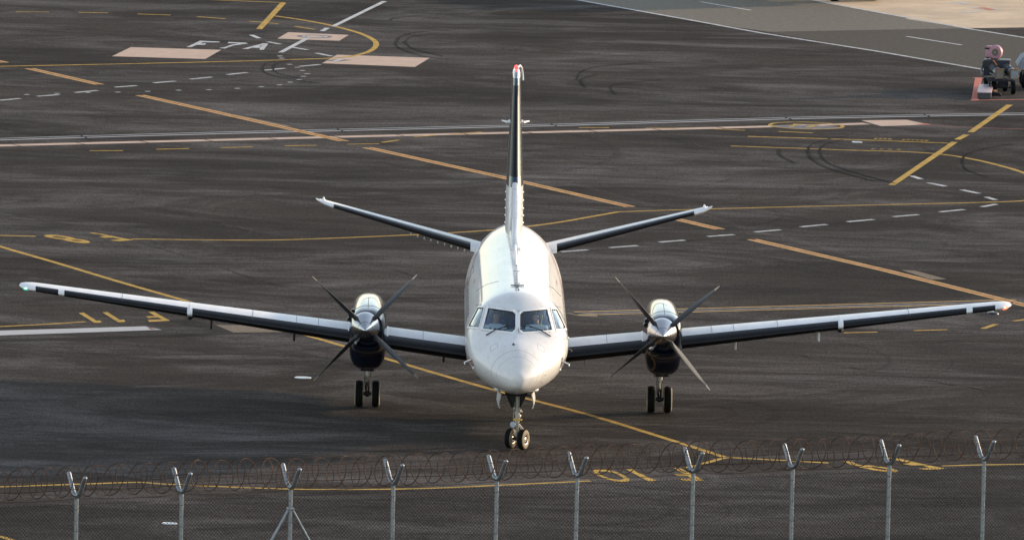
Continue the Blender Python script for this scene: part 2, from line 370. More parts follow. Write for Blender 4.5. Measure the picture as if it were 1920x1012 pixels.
for x,y in [(50,178),(107,176),(165,174),(221,173.5),(277,172),(335,170),(392,169),(445,166.5),(490,163.5),(524,160),(544,155),(561,150),(569,144),(576,139),(567,133),(557,127),(543,121.5),(528,110),(525,106)]:
    ribbon(m,[(x-4.5,y),(x+4.5,y-.3)],.15,smooth=False)
st('dotted_white_line',m,PWHT,6)
m=MB(); ribbon(m,[(577,72),(526,99)],.17); ribbon(m,[(721,3),(625,50)],.17); ribbon(m,[(614,53),(604,59)],.17,smooth=False); st('stand_centre_line',m,PWHT,6)
def circle(cx,cy,rad,wd,name,mt,lvl,n=40):
    c=Vector(ground(cx,cy)); m=MB()
    ribbon(m,[c+Vector((math.cos(2*math.pi*k/n)*rad,math.sin(2*math.pi*k/n)*rad,0)) for k in range(n)],wd,world=True,smooth=False,closed=True); return st(name,m,mt,lvl)
circle(590,69,.42,.30,'marking_circle_grey_ring',PGREY,4); circle(590,69,.37,.10,'marking_circle',PWHT,5)  # broad grey painted ring laid under the narrower white one
c=Vector(ground(633,113.5)); m=MB(); ribbon(m,[(620,115),(648,112.3)],.52,smooth=False); st('stand_number_disc',m,PGREY,4)
m=MB(); ribbon(m,[(627,115.2),(640,111.8)],.18,smooth=False); st('stand_number',m,PWHT,5)
m=MB(); c=Vector(ground(1512,236)); n=40
m.add([c+Vector((math.cos(2*math.pi*k/n)*1.06,math.sin(2*math.pi*k/n)*.55-.45,0)) for k in range(n)],[tuple(range(n))]); st('marking_disc_ground',m,PGREY,4)
circle(1512,236,1.07,.12,'marking_circle',PYEL,6)
m=MB(); ribbon(m,[(1483,238.3),(1492,232.8)],.12,smooth=False); ribbon(m,[(1491,233.3),(1509,233.6)],.12,smooth=False)
ribbon(m,[(1515,239.3),(1534,233.7)],.16,smooth=False); ribbon(m,[(1512,234.5),(1534,233.7)],.10,smooth=False); st('stand_number',m,PYEL,6)
# small worn lettering beside the lead-in lines
m=MB()
for x0,y0,nn in ((1640,260.5,4),(1692,262.5,6),(1634,280,4)):
    for k in range(nn):
        x=x0+k*8.5 if y0!=280 else x0+k*16; y=y0+k*.35
        ribbon(m,[(x,y+1),(x+5,y+.6)],.12,smooth=False); ribbon(m,[(x+2,y-.8),(x+7,y-1.1)],.10,smooth=False); ribbon(m,[(x+.5,y+1),(x+3,y-1)],.08,smooth=False)
st('worn_ground_lettering',m,PYELW,7)
# boundary lines top right
m=MB(); ribbon(m,[(1040,-8),(1080,0),(1310,41),(1430,63),(1640,96),(1838,130),(2000,160)],.17,smooth=False); ribbon(m,[(1470,-10),(1515,-1),(1560,8),(1810,53.5),(1920,71),(2050,92)],.17,smooth=False)
ribbon(m,[(1313,4),(1407,20)],.14,smooth=False); ribbon(m,[(1700,69),(1803,85)],.14,smooth=False); st('white_edge_line',m,PWHT,6)
m=MB(); ribbon(m,[(1780,7),(1805,5.5)],.3,smooth=False); ribbon(m,[(1803,5.5),(1812,9)],.3,smooth=False); ribbon(m,[(1797,24),(1835,23)],.3,smooth=False); ribbon(m,[(1826,15),(1872,20)],.4,smooth=False); st('white_concrete_marking',m,PWHT,7)
m=MB(); ribbon(m,[(1838,15),(1862,19.5)],.3,smooth=False); st('red_concrete_marking',m,PPINK,9)
m=MB(); ribbon(m,[(1828,188),(1835,146)],.22,smooth=False); ribbon(m,[(1819,188.5),(2000,186)],.15,smooth=False); ribbon(m,[(1824,146.5),(2000,150)],.13,smooth=False); st('red_parking_box_line',m,PPINK,5)
m=MB(); ribbon(m,[(1736,234),(1800,239),(1960,244)],.05,smooth=False); ribbon(m,[(1722,234),(1742,233)],.22,smooth=False); st('red_thin_line',m,PPINK,7)
# ground lettering: polygons / strokes
m=MB()   # F 7 A
def Z5(zx,zy): return (340+zx/10.667,70+zy/10.667)
poly(m,[Z5(*p) for p in [(98,205),(200,205),(310,158),(470,158),(500,133),(385,133),(430,108),(700,110),(765,108),(772,94),(600,88),(375,76)]])
poly(m,[Z5(*p) for p in [(925,125),(1150,130),(990,160),(870,205),(750,222),(880,232),(960,200),(1060,170),(1220,145),(1340,132),(1285,115),(945,103)]])
poly(m,[Z5(*p) for p in [(1212,240),(1330,242),(1420,215),(1520,220),(1600,170),(1640,150),(1720,150),(1740,135),(1640,128)]])
poly(m,[Z5(*p) for p in [(1620,160),(1700,150),(1740,132),(1650,256),(1560,256),(1580,215),(1515,220),(1560,200),(1600,195)]])
st('ground_lettering_f7a',m,PWHT,7)
m=MB()   # F 10
def Z0(zx,zy): return (1090+zx/8,860+zy/8)
def ring(mb,out,inn):
    n=len(out); zz=kz(mb); O=[ground(*p)[:2]+(zz,) for p in out]; I=[ground(*p)[:2]+(zz,) for p in inn]
    mb.add(O+I,[(k,(k+1)%n,n+(k+1)%n,n+k) for k in range(n)])
def ovalpts(c,a,b,ang,n=28): return [(c[0]+a*math.cos(t)*math.cos(ang)-b*math.sin(t)*math.sin(ang),c[1]+a*math.cos(t)*math.sin(ang)+b*math.sin(t)*math.cos(ang)) for t in [2*math.pi*k/n for k in range(n)]]
ring(m,[Z0(*p) for p in [(160,190),(200,160),(300,152),(430,170),(540,200),(640,245),(710,290),(725,320),(690,342),(600,346),(480,332),(360,300),(240,250),(185,220)]],
       [Z0(*p) for p in [(262,212),(275,190),(330,188),(420,198),(490,215),(560,245),(615,275),(635,300),(610,312),(560,315),(490,305),(420,288),(340,262),(290,235)]])
poly(m,[Z0(*p) for p in [(665,155),(760,145),(1020,288),(1130,318),(1060,337),(1000,335)]])
poly(m,[Z0(*p) for p in [(1380,140),(1480,135),(1840,325),(1720,330),(1520,330),(1480,300),(1640,296),(1600,256),(1440,256),(1390,228),(1540,222)]])
st('ground_lettering_f10',m,PYEL,7)
m=MB()   # F 11
def Z1(zx,zy): return (130+zx/8,570+zy/8)
for dx,dy in ((0,0),(355,-10)): poly(m,[Z1(p[0]+dx,p[1]+dy) for p in [(140,137),(215,130),(405,250),(460,248),(490,268),(460,282),(375,283)]])
poly(m,[Z1(*p) for p in [(1185,122),(1265,115),(1510,252),(1200,268),(1172,240),(1390,232),(1330,200),(1180,208),(1150,184),(1290,182)]])
poly(m,[Z1(*p) for p in [(1375,118),(1440,103),(1505,115),(1460,130)]])
st('ground_lettering_f11',m,PYEL,7)
m=MB()   # F 8
def Z2(zx,zy): return (60+zx/9.143,425+zy/9.143)
ring(m,[Z2(*p) for p in [(200,158),(250,143),(380,143),(540,160),(680,185),(745,205),(740,222),(660,232),(540,228),(400,210),(280,188),(225,172)]],
       [Z2(*p) for p in [(345,175),(360,168),(420,168),(500,178),(570,188),(600,195),(590,202),(550,204),(500,200),(430,192),(375,184),(350,180)]])
ring(m,[Z2(*p) for p in [(545,228),(600,215),(720,210),(860,222),(960,245),(1000,268),(970,282),(860,283),(740,272),(640,255),(580,243),(555,235)]],
       [Z2(*p) for p in [(670,235),(685,229),(740,230),(800,235),(850,240),(858,246),(845,250),(800,252),(750,250),(710,246),(685,241),(672,238)]])
poly(m,[Z2(*p) for p in [(980,115),(1040,102),(1200,128),(1350,158),(1560,200),(1745,232),(1500,252),(1330,238),(1520,220),(1390,190),(1250,195),(1150,172),(1270,160),(1130,128)]])
st('ground_lettering_f8',m,PYEL,7)
m=MB()   # F 9
def Z3(zx,zy): return (1560+zx/8,840+zy/8)
ring(m,[Z3(*p) for p in [(395,262),(560,256),(720,275),(900,305),(1010,342),(950,357),(800,355),(640,335),(500,305)]],
       [Z3(*p) for p in [(585,292),(620,287),(700,292),(790,308),(850,325),(830,330),(770,325),(690,315),(620,303)]])
poly(m,[Z3(*p) for p in [(165,195),(290,198),(390,245),(500,262),(590,292),(610,310),(500,308),(380,280),(250,235)]])
poly(m,[Z3(*p) for p in [(820,145),(900,143),(1060,165),(1200,200),(1350,235),(1500,265),(1695,302),(1560,325),(1380,322),(1290,308),(1460,292),(1350,262),(1180,258),(1060,236),(1130,215),(950,180)]])
st('ground_lettering_f9',m,PYEL,7)
# rubber arcs, cracks, residues
m=MB()
arcs=[[(745,80),(750,70),(790,60),(850,58)],[(742,78),(748,90),(790,105),(845,113)],[(760,80),(772,70),(820,62)],[(758,78),(775,92),(830,106)],
 [(492,128),(498,120),(520,115),(545,113)],[(492,128),(500,138),(540,148),(600,157)],[(511,129),(518,120),(545,114)],[(511,129),(522,138),(560,147)],
 [(1515,283),(1521,272),(1550,262),(1590,255)],[(1515,283),(1525,300),(1560,318),(1640,340)],[(1537,284),(1545,272),(1580,262)],[(1537,284),(1548,302),(1590,320),(1680,345)],
 [(1461,280),(1464,292),(1490,306)],[(1805,300),(1812,290),(1850,278),(1900,270)],[(1805,300),(1812,318),(1850,332)],[(1098,165),(1090,150),(1120,140)],[(1155,178),(1150,160),(1240,150)],
 [(1080,150),(1100,130),(1180,120),(1300,118)],[(730,40),(742,34),(790,30)]]
for k,a in enumerate(arcs): ribbon(m,a,.07 if k%3 else .10,jit=.25)
st('tyre_marks',m,TYREM,8)
rs=random.Random(21); md=MB(); ml=MB()
for k in range(60):
    x=rs.uniform(-13,11); y=rs.uniform(-12,100 if x<2 else 62); a=rs.choice([rs.gauss(R_(12),.25),rs.gauss(R_(-25),.2)]); L0=rs.uniform(5,16); cur=rs.uniform(-.06,.06); P=[Vector((x,y,k*.00002))]; cur=rs.choice([cur,cur*3,rs.uniform(-.35,.35)])
    for q in range(14):
        P.append(P[-1]+Vector((math.cos(a),math.sin(a),0))*L0/14); a+=cur*L0/14
    wv=rs.uniform(.12,.34); ribbon(md if k%6<5 else ml,P,wv,world=True,smooth=False,jit=.15)
    if rs.random()<.4: ribbon(md if k%6<5 else ml,[p+Vector((0,0,.00001)) for p in P],wv*.5,off=rs.uniform(.7,1.6),world=True,smooth=False,jit=.15)
st('faint_rubber_sweeps',md,ADARK,.4); st('faint_pale_sweeps',ml,APALE,.7)
def crackline(pts,n,amp):
    P=[Vector(ground(*p)) for p in pts]; out=[]
    for i in range(len(P)-1):
        for k in range(n): out.append(P[i].lerp(P[i+1],k/n)+Vector((random.uniform(-1,1)*amp*.4,random.uniform(-1,1)*amp,0)))
    out.append(P[-1]); return out
m1=MB(); m2=MB()
for pts in ([(180,366),(300,392),(400,415),(460,431),(480,440)],[(640,485),(720,500),(840,536),(870,545)],[(246,450),(330,475),(470,520),(560,545)],
            [(1070,650),(1190,680),(1350,700)],[(1480,660),(1600,690),(1900,740)],[(0,396),(140,425),(250,450)],[(560,660),(740,700),(860,720)],[(1120,250),(1250,258),(1400,300)],
            [(70,838),(330,836),(560,824)]):
    q=crackline(pts,16,.10)
    for i0 in range(0,len(q)-3,3):
        if random.random()<.72: ribbon(m1,q[i0:i0+4],random.uniform(.015,.035),world=True,smooth=False,jit=.8)
        if random.random()<.45: ribbon(m2,q[i0:i0+3],random.uniform(.03,.10),off=random.uniform(-.08,.08),world=True,smooth=False,jit=1.2)
st('asphalt_crack',m1,DLIGHT,9); st('crack_edging',m2,CRK,7)
m=MB()
for pts,wd in (([(400,205),(470,222),(560,243)],.35),([(690,262),(800,290),(960,325)],.25),([(1020,340),(1120,365),(1210,390)],.25),([(1420,440),(1560,478),(1760,520)],.4),([(1180,385),(1280,402),(1400,440)],.25),([(1620,500),(1760,540),(1900,565)],.3)):
    ribbon(m,pts,wd,off=.5,jit=.5)
st('pale_residue',m,LGREYP,1)
m=MB()
for x,y,a in ((275,184,10),(318,166,12),(345,160,10),(610,153,8),(715,185,9),(1470,368,9),(1548,376,10)):
    pass
st_none=None
# covers and inset lights in the paving
def cover(px,py,r,name,label):
    c=ground(px,py); m=MB(); m.lathe([(r*1.18,0),(r*1.18,.012),(r,.02),(r*.98,.014),(.001,.016)],o=c,axis='z',n=28)
    o=m.build(name,mat(name+'_enamel',(.62,.63,.64),rough=.35,metal=.3,var=.3,vscale=9)); o.data.name=name
    tag(o,label,'cover','round metal covers in the asphalt'); return o
cover(568,708,.17,'manhole_cover','round pale metal manhole cover in the asphalt left of the left wheels')
cover(318,981,.14,'manhole_cover','small pale metal cover in the asphalt behind the fence, near the second post')
cover(1607,267,.13,'manhole_cover','small pale cover between the two long yellow lead-in lines')
def inset_light(px,py,label):
    c=ground(px,py); e=empty('taxiway_light',c); tag(e,label,'ground light')
    m=MB(); m.lathe([(.15,0),(.14,.03),(.09,.05),(.001,.055)],axis='z',n=20); m.build('light_base',DARKM,e)
    m=MB(); m.box((-.06,0,.05),(.16,.10,.05),bev=.01); m.build('light_housing',mat('worn_white_enamel',(.6,.6,.58),rough=.5,var=.3),e)
inset_light(1862,588.5,'small inset taxiway light under the right wing tip')

# ================================================================== AEROPLANE
plane=empty('propeller_airplane',(0,0,0))
tag(plane,'white twin propeller airliner with dark blue engines and fin taxiing towards the fence','airplane')

def pchip(xs,ys):
    xs=np.array(xs,float); ys=np.array(ys,float); h=np.diff(xs); d=np.diff(ys)/h; m=np.zeros(len(xs))
    for i in range(1,len(xs)-1):
        if d[i-1]*d[i]>0:
            w1=2*h[i]+h[i-1]; w2=h[i]+2*h[i-1]; m[i]=(w1+w2)/(w1/d[i-1]+w2/d[i])
    m[0]=d[0]; m[-1]=d[-1]
    def f(x):
        x=min(max(x,xs[0]),xs[-1]); i=min(int(np.searchsorted(xs,x,'right'))-1,len(xs)-2); t=(x-xs[i])/h[i]
        return float((2*t**3-3*t**2+1)*ys[i]+(t**3-2*t**2+t)*h[i]*m[i]+(-2*t**3+3*t**2)*ys[i+1]+(t**3-t**2)*h[i]*m[i+1])
    return f
#        y     ztop  zbot  halfw  zc    n
FS=[(-1.95,1.84,1.70,.04,1.77,1.9),(-1.91,1.91,1.62,.13,1.78,1.85),(-1.80,2.01,1.54,.24,1.80,1.8),(-1.6,2.18,1.47,.40,1.83,1.78),(-1.3,2.36,1.40,.57,1.88,1.76),(-1.0,2.46,1.35,.71,1.93,1.78),
 (-.6,2.54,1.30,.87,1.99,1.80),(-.3,2.625,1.27,.97,2.04,1.82),(-.1,2.70,1.25,1.02,2.08,1.84),(.2,2.90,1.22,1.075,2.12,1.86),(.5,3.08,1.19,1.11,2.16,1.88),(.8,3.22,1.16,1.135,2.18,1.93),(1.1,3.32,1.13,1.15,2.19,1.97),
 (1.4,3.365,1.10,1.155,2.195,2.0),(2.,3.38,1.06,1.158,2.20,2),(5,3.385,1.03,1.158,2.20,2),(10.5,3.385,1.03,1.158,2.20,2),(12,3.38,1.16,1.14,2.24,2),(13.5,3.37,1.52,1.07,2.40,2),(15,3.34,1.98,.92,2.60,2),
 (16.3,3.29,2.38,.68,2.80,2),(17.3,3.22,2.66,.42,2.93,2),(17.8,3.14,2.83,.20,2.98,2)]
fy=[f[0] for f in FS]; ft,fb,fw,fc,fn=[pchip(fy,[f[k] for f in FS]) for k in range(1,6)]
def fus(y,a):
    "a: angle, 0 = +x side, pi/2 = top"
    zt,zb,w_,zc,n=ft(y),fb(y),fw(y),fc(y),fn(y)
    c,s=math.cos(a),math.sin(a); e=2/n
    x=w_*math.copysign(abs(c)**e,c); zz=(zt-zc if s>0 else zc-zb)*math.copysign(abs(s)**e,s)
    return Vector((x,y,zc+zz))
def fnorm(y,a):
    d=1e-3; t1=fus(y,a+d)-fus(y,a-d); t2=fus(y+d,a)-fus(y-d,a); n=t1.cross(t2); n.normalize()
    c=fus(y,a)-Vector((0,y,fc(y)))
    return n if n.dot(c)>0 else -n
ys=list(np.concatenate([[-1.95,-1.94,-1.925,-1.91,-1.88,-1.85,-1.80,-1.74,-1.67],np.arange(-1.6,1.5,.07),np.arange(1.55,17.8,.3),[17.8]]))
NA=112
fm=MB(); fm.loft([[fus(y,2*math.pi*k/NA) for k in range(NA)] for y in ys])
fus_o=fm.build('fuselage',WHITE,plane,ang=60)
me=fus_o.data
def project_body(x,z,ylo=-1.9,yhi=1.6):
    "first body surface point met going aft at (x,z)"
    lo,hi=ylo,yhi
    def inside(y):
        zt,zb,w_,zc,n=ft(y),fb(y),fw(y),fc(y),fn(y)
        return (abs(x)/max(w_,1e-6))**n+(abs(z-zc)/max((zt-zc) if z>zc else (zc-zb),1e-6))**n<1
    y=lo
    while y<hi and not inside(y): y+=.01
    lo=y-.01; hi=y
    for _ in range(20):
        m_=(lo+hi)/2
        if inside(m_): hi=m_
        else: lo=m_
    return Vector((x,hi,z))
# window outlines as seen in photo (corner survey on the body surface), starboard then mirrored to port
def survey_body(px,py):
    d=_f+RX*(px-960)/FPX+UX*(506-py)/FPX
    lo=None
    y=-1.9
    while y<2.2:
        t=(y-CAMP[1])/d[1]; p=CAMP+d*t
        zt,zb,w_,zc,n=ft(y),fb(y),fw(y),fc(y),fn(y)
        if (abs(p[0])/max(w_,1e-6))**n+(abs(p[2]-zc)/max((zt-zc) if p[2]>zc else (zc-zb),1e-6))**n<1: return Vector(p)
        y+=.004
    return Vector(p)
pairs_front=[((918,577.5),(1027,579.5)),((962.5,584),(982,584.5)),((968,589),(976.5,589)),((968,616.5),(976.5,617)),((962.5,622),(982.5,622.5)),((907.5,615.5),(1035.5,618.5))]
pairs_side=[((899,574.5),(1045.5,576.5)),((909.5,577.5),(1035,578.5)),((900.5,613),(1045,616.5)),((880,609.5),(1061.5,612.5))]
def sym(pairs):
    out=[]
    for a,b in pairs:
        A,B=survey_body(*a),survey_body(*b); x=(abs(A.x)+abs(B.x))/2; z=(A.z+B.z)/2; out.append((x,z))
    return out
wf=sym(pairs_front); ws=sym(pairs_side)
wins=[]
for sgn in (-1,1):
    for q,kind_ in ((wf,'front'),(ws,'side')):
        pts=[project_body(x,z) for x,z in q]; pts=[Vector((p.x*sgn,p.y,p.z)) for p in pts]
        wins.append((pts,kind_,sgn))
bm=bmesh.new(); bm.from_mesh(me)
PANES=[];FRAMES=[]
for pts,kind_,sgn in wins:
    c=sum(pts,Vector())/len(pts)
    nrm=Vector((0,0,0))
    for i in range(len(pts)): nrm+=(pts[i]-c).cross(pts[(i+1)%len(pts)]-c)
    nrm.normalize()
    if nrm.y>0: nrm=-nrm
    def cut(off):
        cen=c; P2=[]; cd=Vector((0,-1,.11)).normalized()
        for i in range(len(pts)):
            p=pts[i]; e1=(pts[i]-pts[i-1]).normalized(); e2=(pts[(i+1)%len(pts)]-pts[i]).normalized()
            n1=e1.cross(nrm); n2=e2.cross(nrm)
            if n1.dot(p-cen)<0: n1=-n1
            if n2.dot(p-cen)<0: n2=-n2
            b_=(n1+n2); b_/=max(b_.dot(n1),.3); P2.append(p+b_*off)
        rad=max((p-cen).length for p in P2)
        fc_=[f for f in bm.faces if (f.calc_center_median()-cen).length<rad+.15 and f.normal.dot(nrm)>.15]
        for i in range(len(P2)):
            a,b_=P2[i],P2[(i+1)%len(P2)]; pn=(b_-a).cross(cd).normalized()
            if pn.dot(cen-a)>0: pn=-pn
            geom=list({v for f in fc_ for v in f.verts})+list({e for f in fc_ for e in f.edges})+fc_
            r=bmesh.ops.bisect_plane(bm,geom=geom,dist=1e-5,plane_co=a,plane_no=pn)
            fc_=[f for f in r['geom'] if isinstance(f,bmesh.types.BMFace)]
        def ins(f):
            q=f.calc_center_median()
            for i in range(len(P2)):
                a,b_=P2[i],P2[(i+1)%len(P2)]; pn=(b_-a).cross(cd).normalized()
                if pn.dot(cen-a)>0: pn=-pn
                if pn.dot(q-a)>1e-6: return False
            return True
        return [f for f in fc_ if ins(f)],P2
    fr,Po=cut(.055); inn,Pi=cut(0)
    innset=set(inn)
    frc=[f for f in bm.faces if f.is_valid and f not in innset and (f.calc_center_median()-c).length<1.2 and f.normal.dot(nrm)>.1]
    def inside_poly(q,P2):
        for i in range(len(P2)):
            a,b_=P2[i],P2[(i+1)%len(P2)]; pn=(b_-a).cross(Vector((0,-1,.11))).normalized()
            if pn.dot(c-a)>0: pn=-pn
            if pn.dot(q-a)>1e-6: return False
        return True
    frf=[f for f in frc if inside_poly(f.calc_center_median(),Po)]
    FRAMES.append(([[v.co.copy() for v in f.verts] for f in frf],[v for f in frf for v in []]))
    PANES.append(([[v.co.copy() for v in f.verts] for f in inn],kind_,Pi,nrm,c))
    bmesh.ops.delete(bm,geom=inn,context='FACES')
bm.to_mesh(me); bm.free()
me.polygons.foreach_set('use_smooth',[True]*len(me.polygons)); me.set_sharp_from_angle(angle=R_(60))
def outn(p):
    v=Vector((p.x,0,p.z-fc(p.y))); v.y=-.6; return v.normalized()
def weld(faces,off,name,mt,parent,thick=0):
    m=MB()
    for f in faces:
        P=[p+outn(p)*off for p in f]; m.add(P,[tuple(range(len(P)))])
    o=m.build(name,mt,parent,ang=60,fix=False); b=bmesh.new(); b.from_mesh(o.data); bmesh.ops.remove_doubles(b,verts=b.verts,dist=1e-4); bmesh.ops.recalc_face_normals(b,faces=b.faces)
    b.to_mesh(o.data); b.free(); o.data.set_sharp_from_angle(angle=R_(60))
    if thick:
        sm=o.modifiers.new('thickness','SOLIDIFY'); sm.thickness=thick; sm.offset=0
    return o
for (fr,_),(pf,kind_,Pi,nrm,c) in zip(FRAMES,PANES):
    weld(fr,.006,'window_frame',WHITE2,fus_o,.006)
    g=weld(pf,-.012,'windscreen_pane' if kind_=='front' else 'side_window_pane',GLASS,fus_o,.008)
    m=MB(); path=[]
    for i in range(len(Pi)):
        a,b_=Pi[i],Pi[(i+1)%len(Pi)]
        for k in range(8):
            p=a.lerp(b_,k/8)
            # settle on the body: march along the pane normal
            cd=Vector((0,-1,.11)).normalized(); q=p+cd*.25
            for s_ in range(200):
                zt,zb,w_,zc,n=ft(q.y),fb(q.y),fw(q.y),fc(q.y),fn(q.y)
                if (abs(q.x)/w_)**n+(abs(q.z-zc)/((zt-zc) if q.z>zc else (zc-zb)))**n<1: break
                q-=cd*.003
            path.append(q)
    m.tube(path,.009,6,closed=True); m.build('window_seal',SEAL,fus_o)

# flight deck interior
m=MB(); m.box((0,1.75,2.15),(1.5,.04,1.5)); m.box((0,.9,1.62),(1.5,1.6,.04)); m.build('cockpit_bulkhead',mat('cockpit_lining',(.28,.38,.46),rough=.8,var=.3),fus_o,smooth=False)
m=MB(); m.loft([[(x*.98,y,z) for x,z in ((-.93,2.0),(-.88,2.52),(-.45,2.63),(0,2.65),(.45,2.63),(.88,2.52),(.93,2.0))] for y in (.12,.36)]); m.build('glareshield',mat('glareshield_vinyl',(.18,.25,.29),rough=.7),fus_o)
m=MB(); CBG=mat('cockpit_blue_grey',(.04,.07,.13),rough=.7); m.box((0,.55,2.15),(.36,.9,.5),bev=.05); m.build('centre_pedestal',CBG,fus_o); MB().box((0,1.68,2.7),(.62,.05,1.0),bev=.02).build('flight_deck_door',CBG,fus_o)
SEATM=mat('seat_fabric',(.05,.10,.26),rough=.85,var=.3)
for sx in (-1,1):
    m=MB(); m.box((sx*.48,.95,2.02),(.46,.46,.12),bev=.04); m.box((sx*.48,1.2,2.42),(.46,.12,.75),bev=.05); m.box((sx*.48,1.2,2.9),(.26,.10,.18),bev=.04); m.build('pilot_seat',SEATM,fus_o)
m=MB(); m.box((0,1.45,2.60),(.34,.3,.5),bev=.03); m.build('observer_seat',SEATM,fus_o)

# people
SKIN=mat('skin',(.48,.28,.20),rough=.55); SHIRT=mat('white_shirt',(.72,.74,.78),rough=.8); HAIR=mat('dark_hair',(.03,.02,.015),rough=.7); TROU=mat('navy_trousers',(.015,.018,.035),rough=.85); HEADS=mat('headset_plastic',(.03,.05,.03),rough=.5); YELV=mat('hi_vis_yellow',(.55,.6,.05),rough=.7)
def skin_mesh(name,joints,edges,mt,parent,root=0,sub=2):
    me_=bpy.data.meshes.new(name); me_.from_pydata([j[0] for j in joints],edges,[]); me_.materials.append(mt)
    o=bpy.data.objects.new(name,me_); COL.objects.link(o); o.parent=parent
    sk=o.modifiers.new('skin','SKIN'); sk.use_smooth_shade=True
    for i,j in enumerate(joints):
        v=me_.skin_vertices[0].data[i]; r=j[1]; v.radius=(r,r) if not isinstance(r,tuple) else r; v.use_root=(i==root)
    ss=o.modifiers.new('sub','SUBSURF'); ss.levels=sub; ss.render_levels=sub
    return o
def bake(o):
    dg=bpy.context.evaluated_depsgraph_get(); dg.update(); ev=o.evaluated_get(dg); me_=bpy.data.meshes.new_from_object(ev); old=o.data; o.modifiers.clear(); o.data=me_
    me_.polygons.foreach_set('use_smooth',[True]*len(me_.polygons))
    return o
def pilot(x,label,turn,lean,hand_up):
    e=empty('person',(x,.92,2.06)); tag(e,label,'person')
    J=[((0,0,.08),.13),((0,-.01,.32),.13),((0,.0,.56),(.15,.11)),((0,0,.62),.055),((0,-.01,.66),.05)]
    E_=[(0,1),(1,2),(2,3),(3,4)]
    def add(p,r,par): J.append((p,r)); E_.append((par,len(J)-1)); return len(J)-1
    # head
    h=add((.0+lean*.02,-.045,.715),(.062,.07),4); h2=add((lean*.03,-.035,.79),(.085,.105),h); h3=add((lean*.03,-.02,.865),(.075,.09),h2)
    for sx in (-1,1):
        sh=add((sx*.19,0,.57),.06,2)
        if hand_up and sx==hand_up:
            el=add((sx*.30,-.20,.36),.045,sh); wr=add((sx*.26,-.36,.56),.028,el)
        else:
            el=add((sx*.27,-.08,.26),.045,sh); wr=add((sx*.18,-.38,.30),.028,el)
        pl=add((J[wr][0][0]-sx*.01,J[wr][0][1]-.07,J[wr][0][2]+.03),(.036,.018),wr)
        bx,by,bz=J[pl][0]
        for k,(dx,ln) in enumerate(((-.03,.055),(-.01,.065),(.01,.06),(.03,.05))):
            f1=add((bx+dx,by-.045,bz+.005),.0095,pl); add((bx+dx*1.1,by-.045-ln*.6,bz-.015),.008,f1)
        t1=add((bx-sx*.04,by-.0,bz+.0),.011,pl); add((bx-sx*.05,by-.04,bz-.01),.009,t1)
        kn=add((sx*.13,-.42,.14),.07,0); ft_=add((sx*.13,-.55,-.28),.045,kn); add((sx*.13,-.70,-.30),.035,ft_)
    b=bake(skin_mesh('body',J,E_,SKIN,e))
    b.data.materials.clear(); b.data.materials.append(SKIN)
    # clothes
    Js=[((0,0,.10),.155),((0,-.01,.32),.16),((0,0,.56),(.18,.15)),((0,0,.635),.085)]; Es=[(0,1),(1,2),(2,3)]
    for sx in (-1,1):
        Js.append(((sx*.19,0,.565),.085)); Es.append((2,len(Js)-1)); i=len(Js)-1
        el=(sx*.30,-.20,.36) if (hand_up and sx==hand_up) else (sx*.27,-.08,.26)
        m_=Vector((sx*.19,0,.57)).lerp(Vector(el),.75); Js.append((tuple(m_),.07)); Es.append((i,len(Js)-1))
    bake(skin_mesh('shirt',Js,Es,SHIRT,e))
    Jt=[((0,0,.06),.15)]; Et=[]
    for sx in (-1,1):
        Jt.append(((sx*.13,-.42,.14),.085)); Et.append((0,len(Jt)-1)); i=len(Jt)-1; Jt.append(((sx*.13,-.54,-.22),.06)); Et.append((i,len(Jt)-1))
    bake(skin_mesh('trousers',Jt,Et,TROU,e))
    hx=lean*.03
    m=MB()
    for k in range(1):
        m.ell((hx,.018,.862),(.092,.108,.085),16,10)
    m.build('hair',HAIR,e)
    m=MB(); m.ell((hx,-.135,.775),(.012,.02,.022),8,6)
    m.build('nose',SKIN,e)
    em=mat('dark_eyes',(.03,.02,.02),rough=.3)
    for sx in (-1,1): MB().ell((hx+sx*.032,-.122,.805),(.013,.008,.008),8,6).build('eye',em,e)
    m=MB(); m.ell((hx,-.115,.735),(.026,.008,.007),8,6); m.build('mouth',mat('lips',(.35,.12,.1),rough=.5),e)
    m=MB(); m.tube([(hx-.09,0,.82),(hx-.085,0,.90),(hx-.04,0,.965),(hx+.04,0,.965),(hx+.085,0,.90),(hx+.09,0,.82)],.009,8)
    for sx in (-1,1): m.ell((hx+sx*.09,0,.815),(.025,.035,.04),12,8)
    m.tube([(hx+.09,-.02,.80),(hx+.06,-.11,.76),(hx+.02,-.13,.755)],.005,6); m.build('headset',HEADS,e)
    if hand_up>0:
        m=MB(); m.tube([(hx+.15,-.02,.86),(hx+.14,-.06,.72),(hx+.12,-.12,.62)],.012,8); m.build('strap',YELV,e)
    e.rotation_euler=(0,0,turn)
    return e
pilot(-.50,'pilot in white shirt and headset seated behind the left windscreen pane',R_(8),1,0)
pilot(.44,'pilot in white shirt raising one hand behind the right windscreen pane',R_(-6),-1,1)

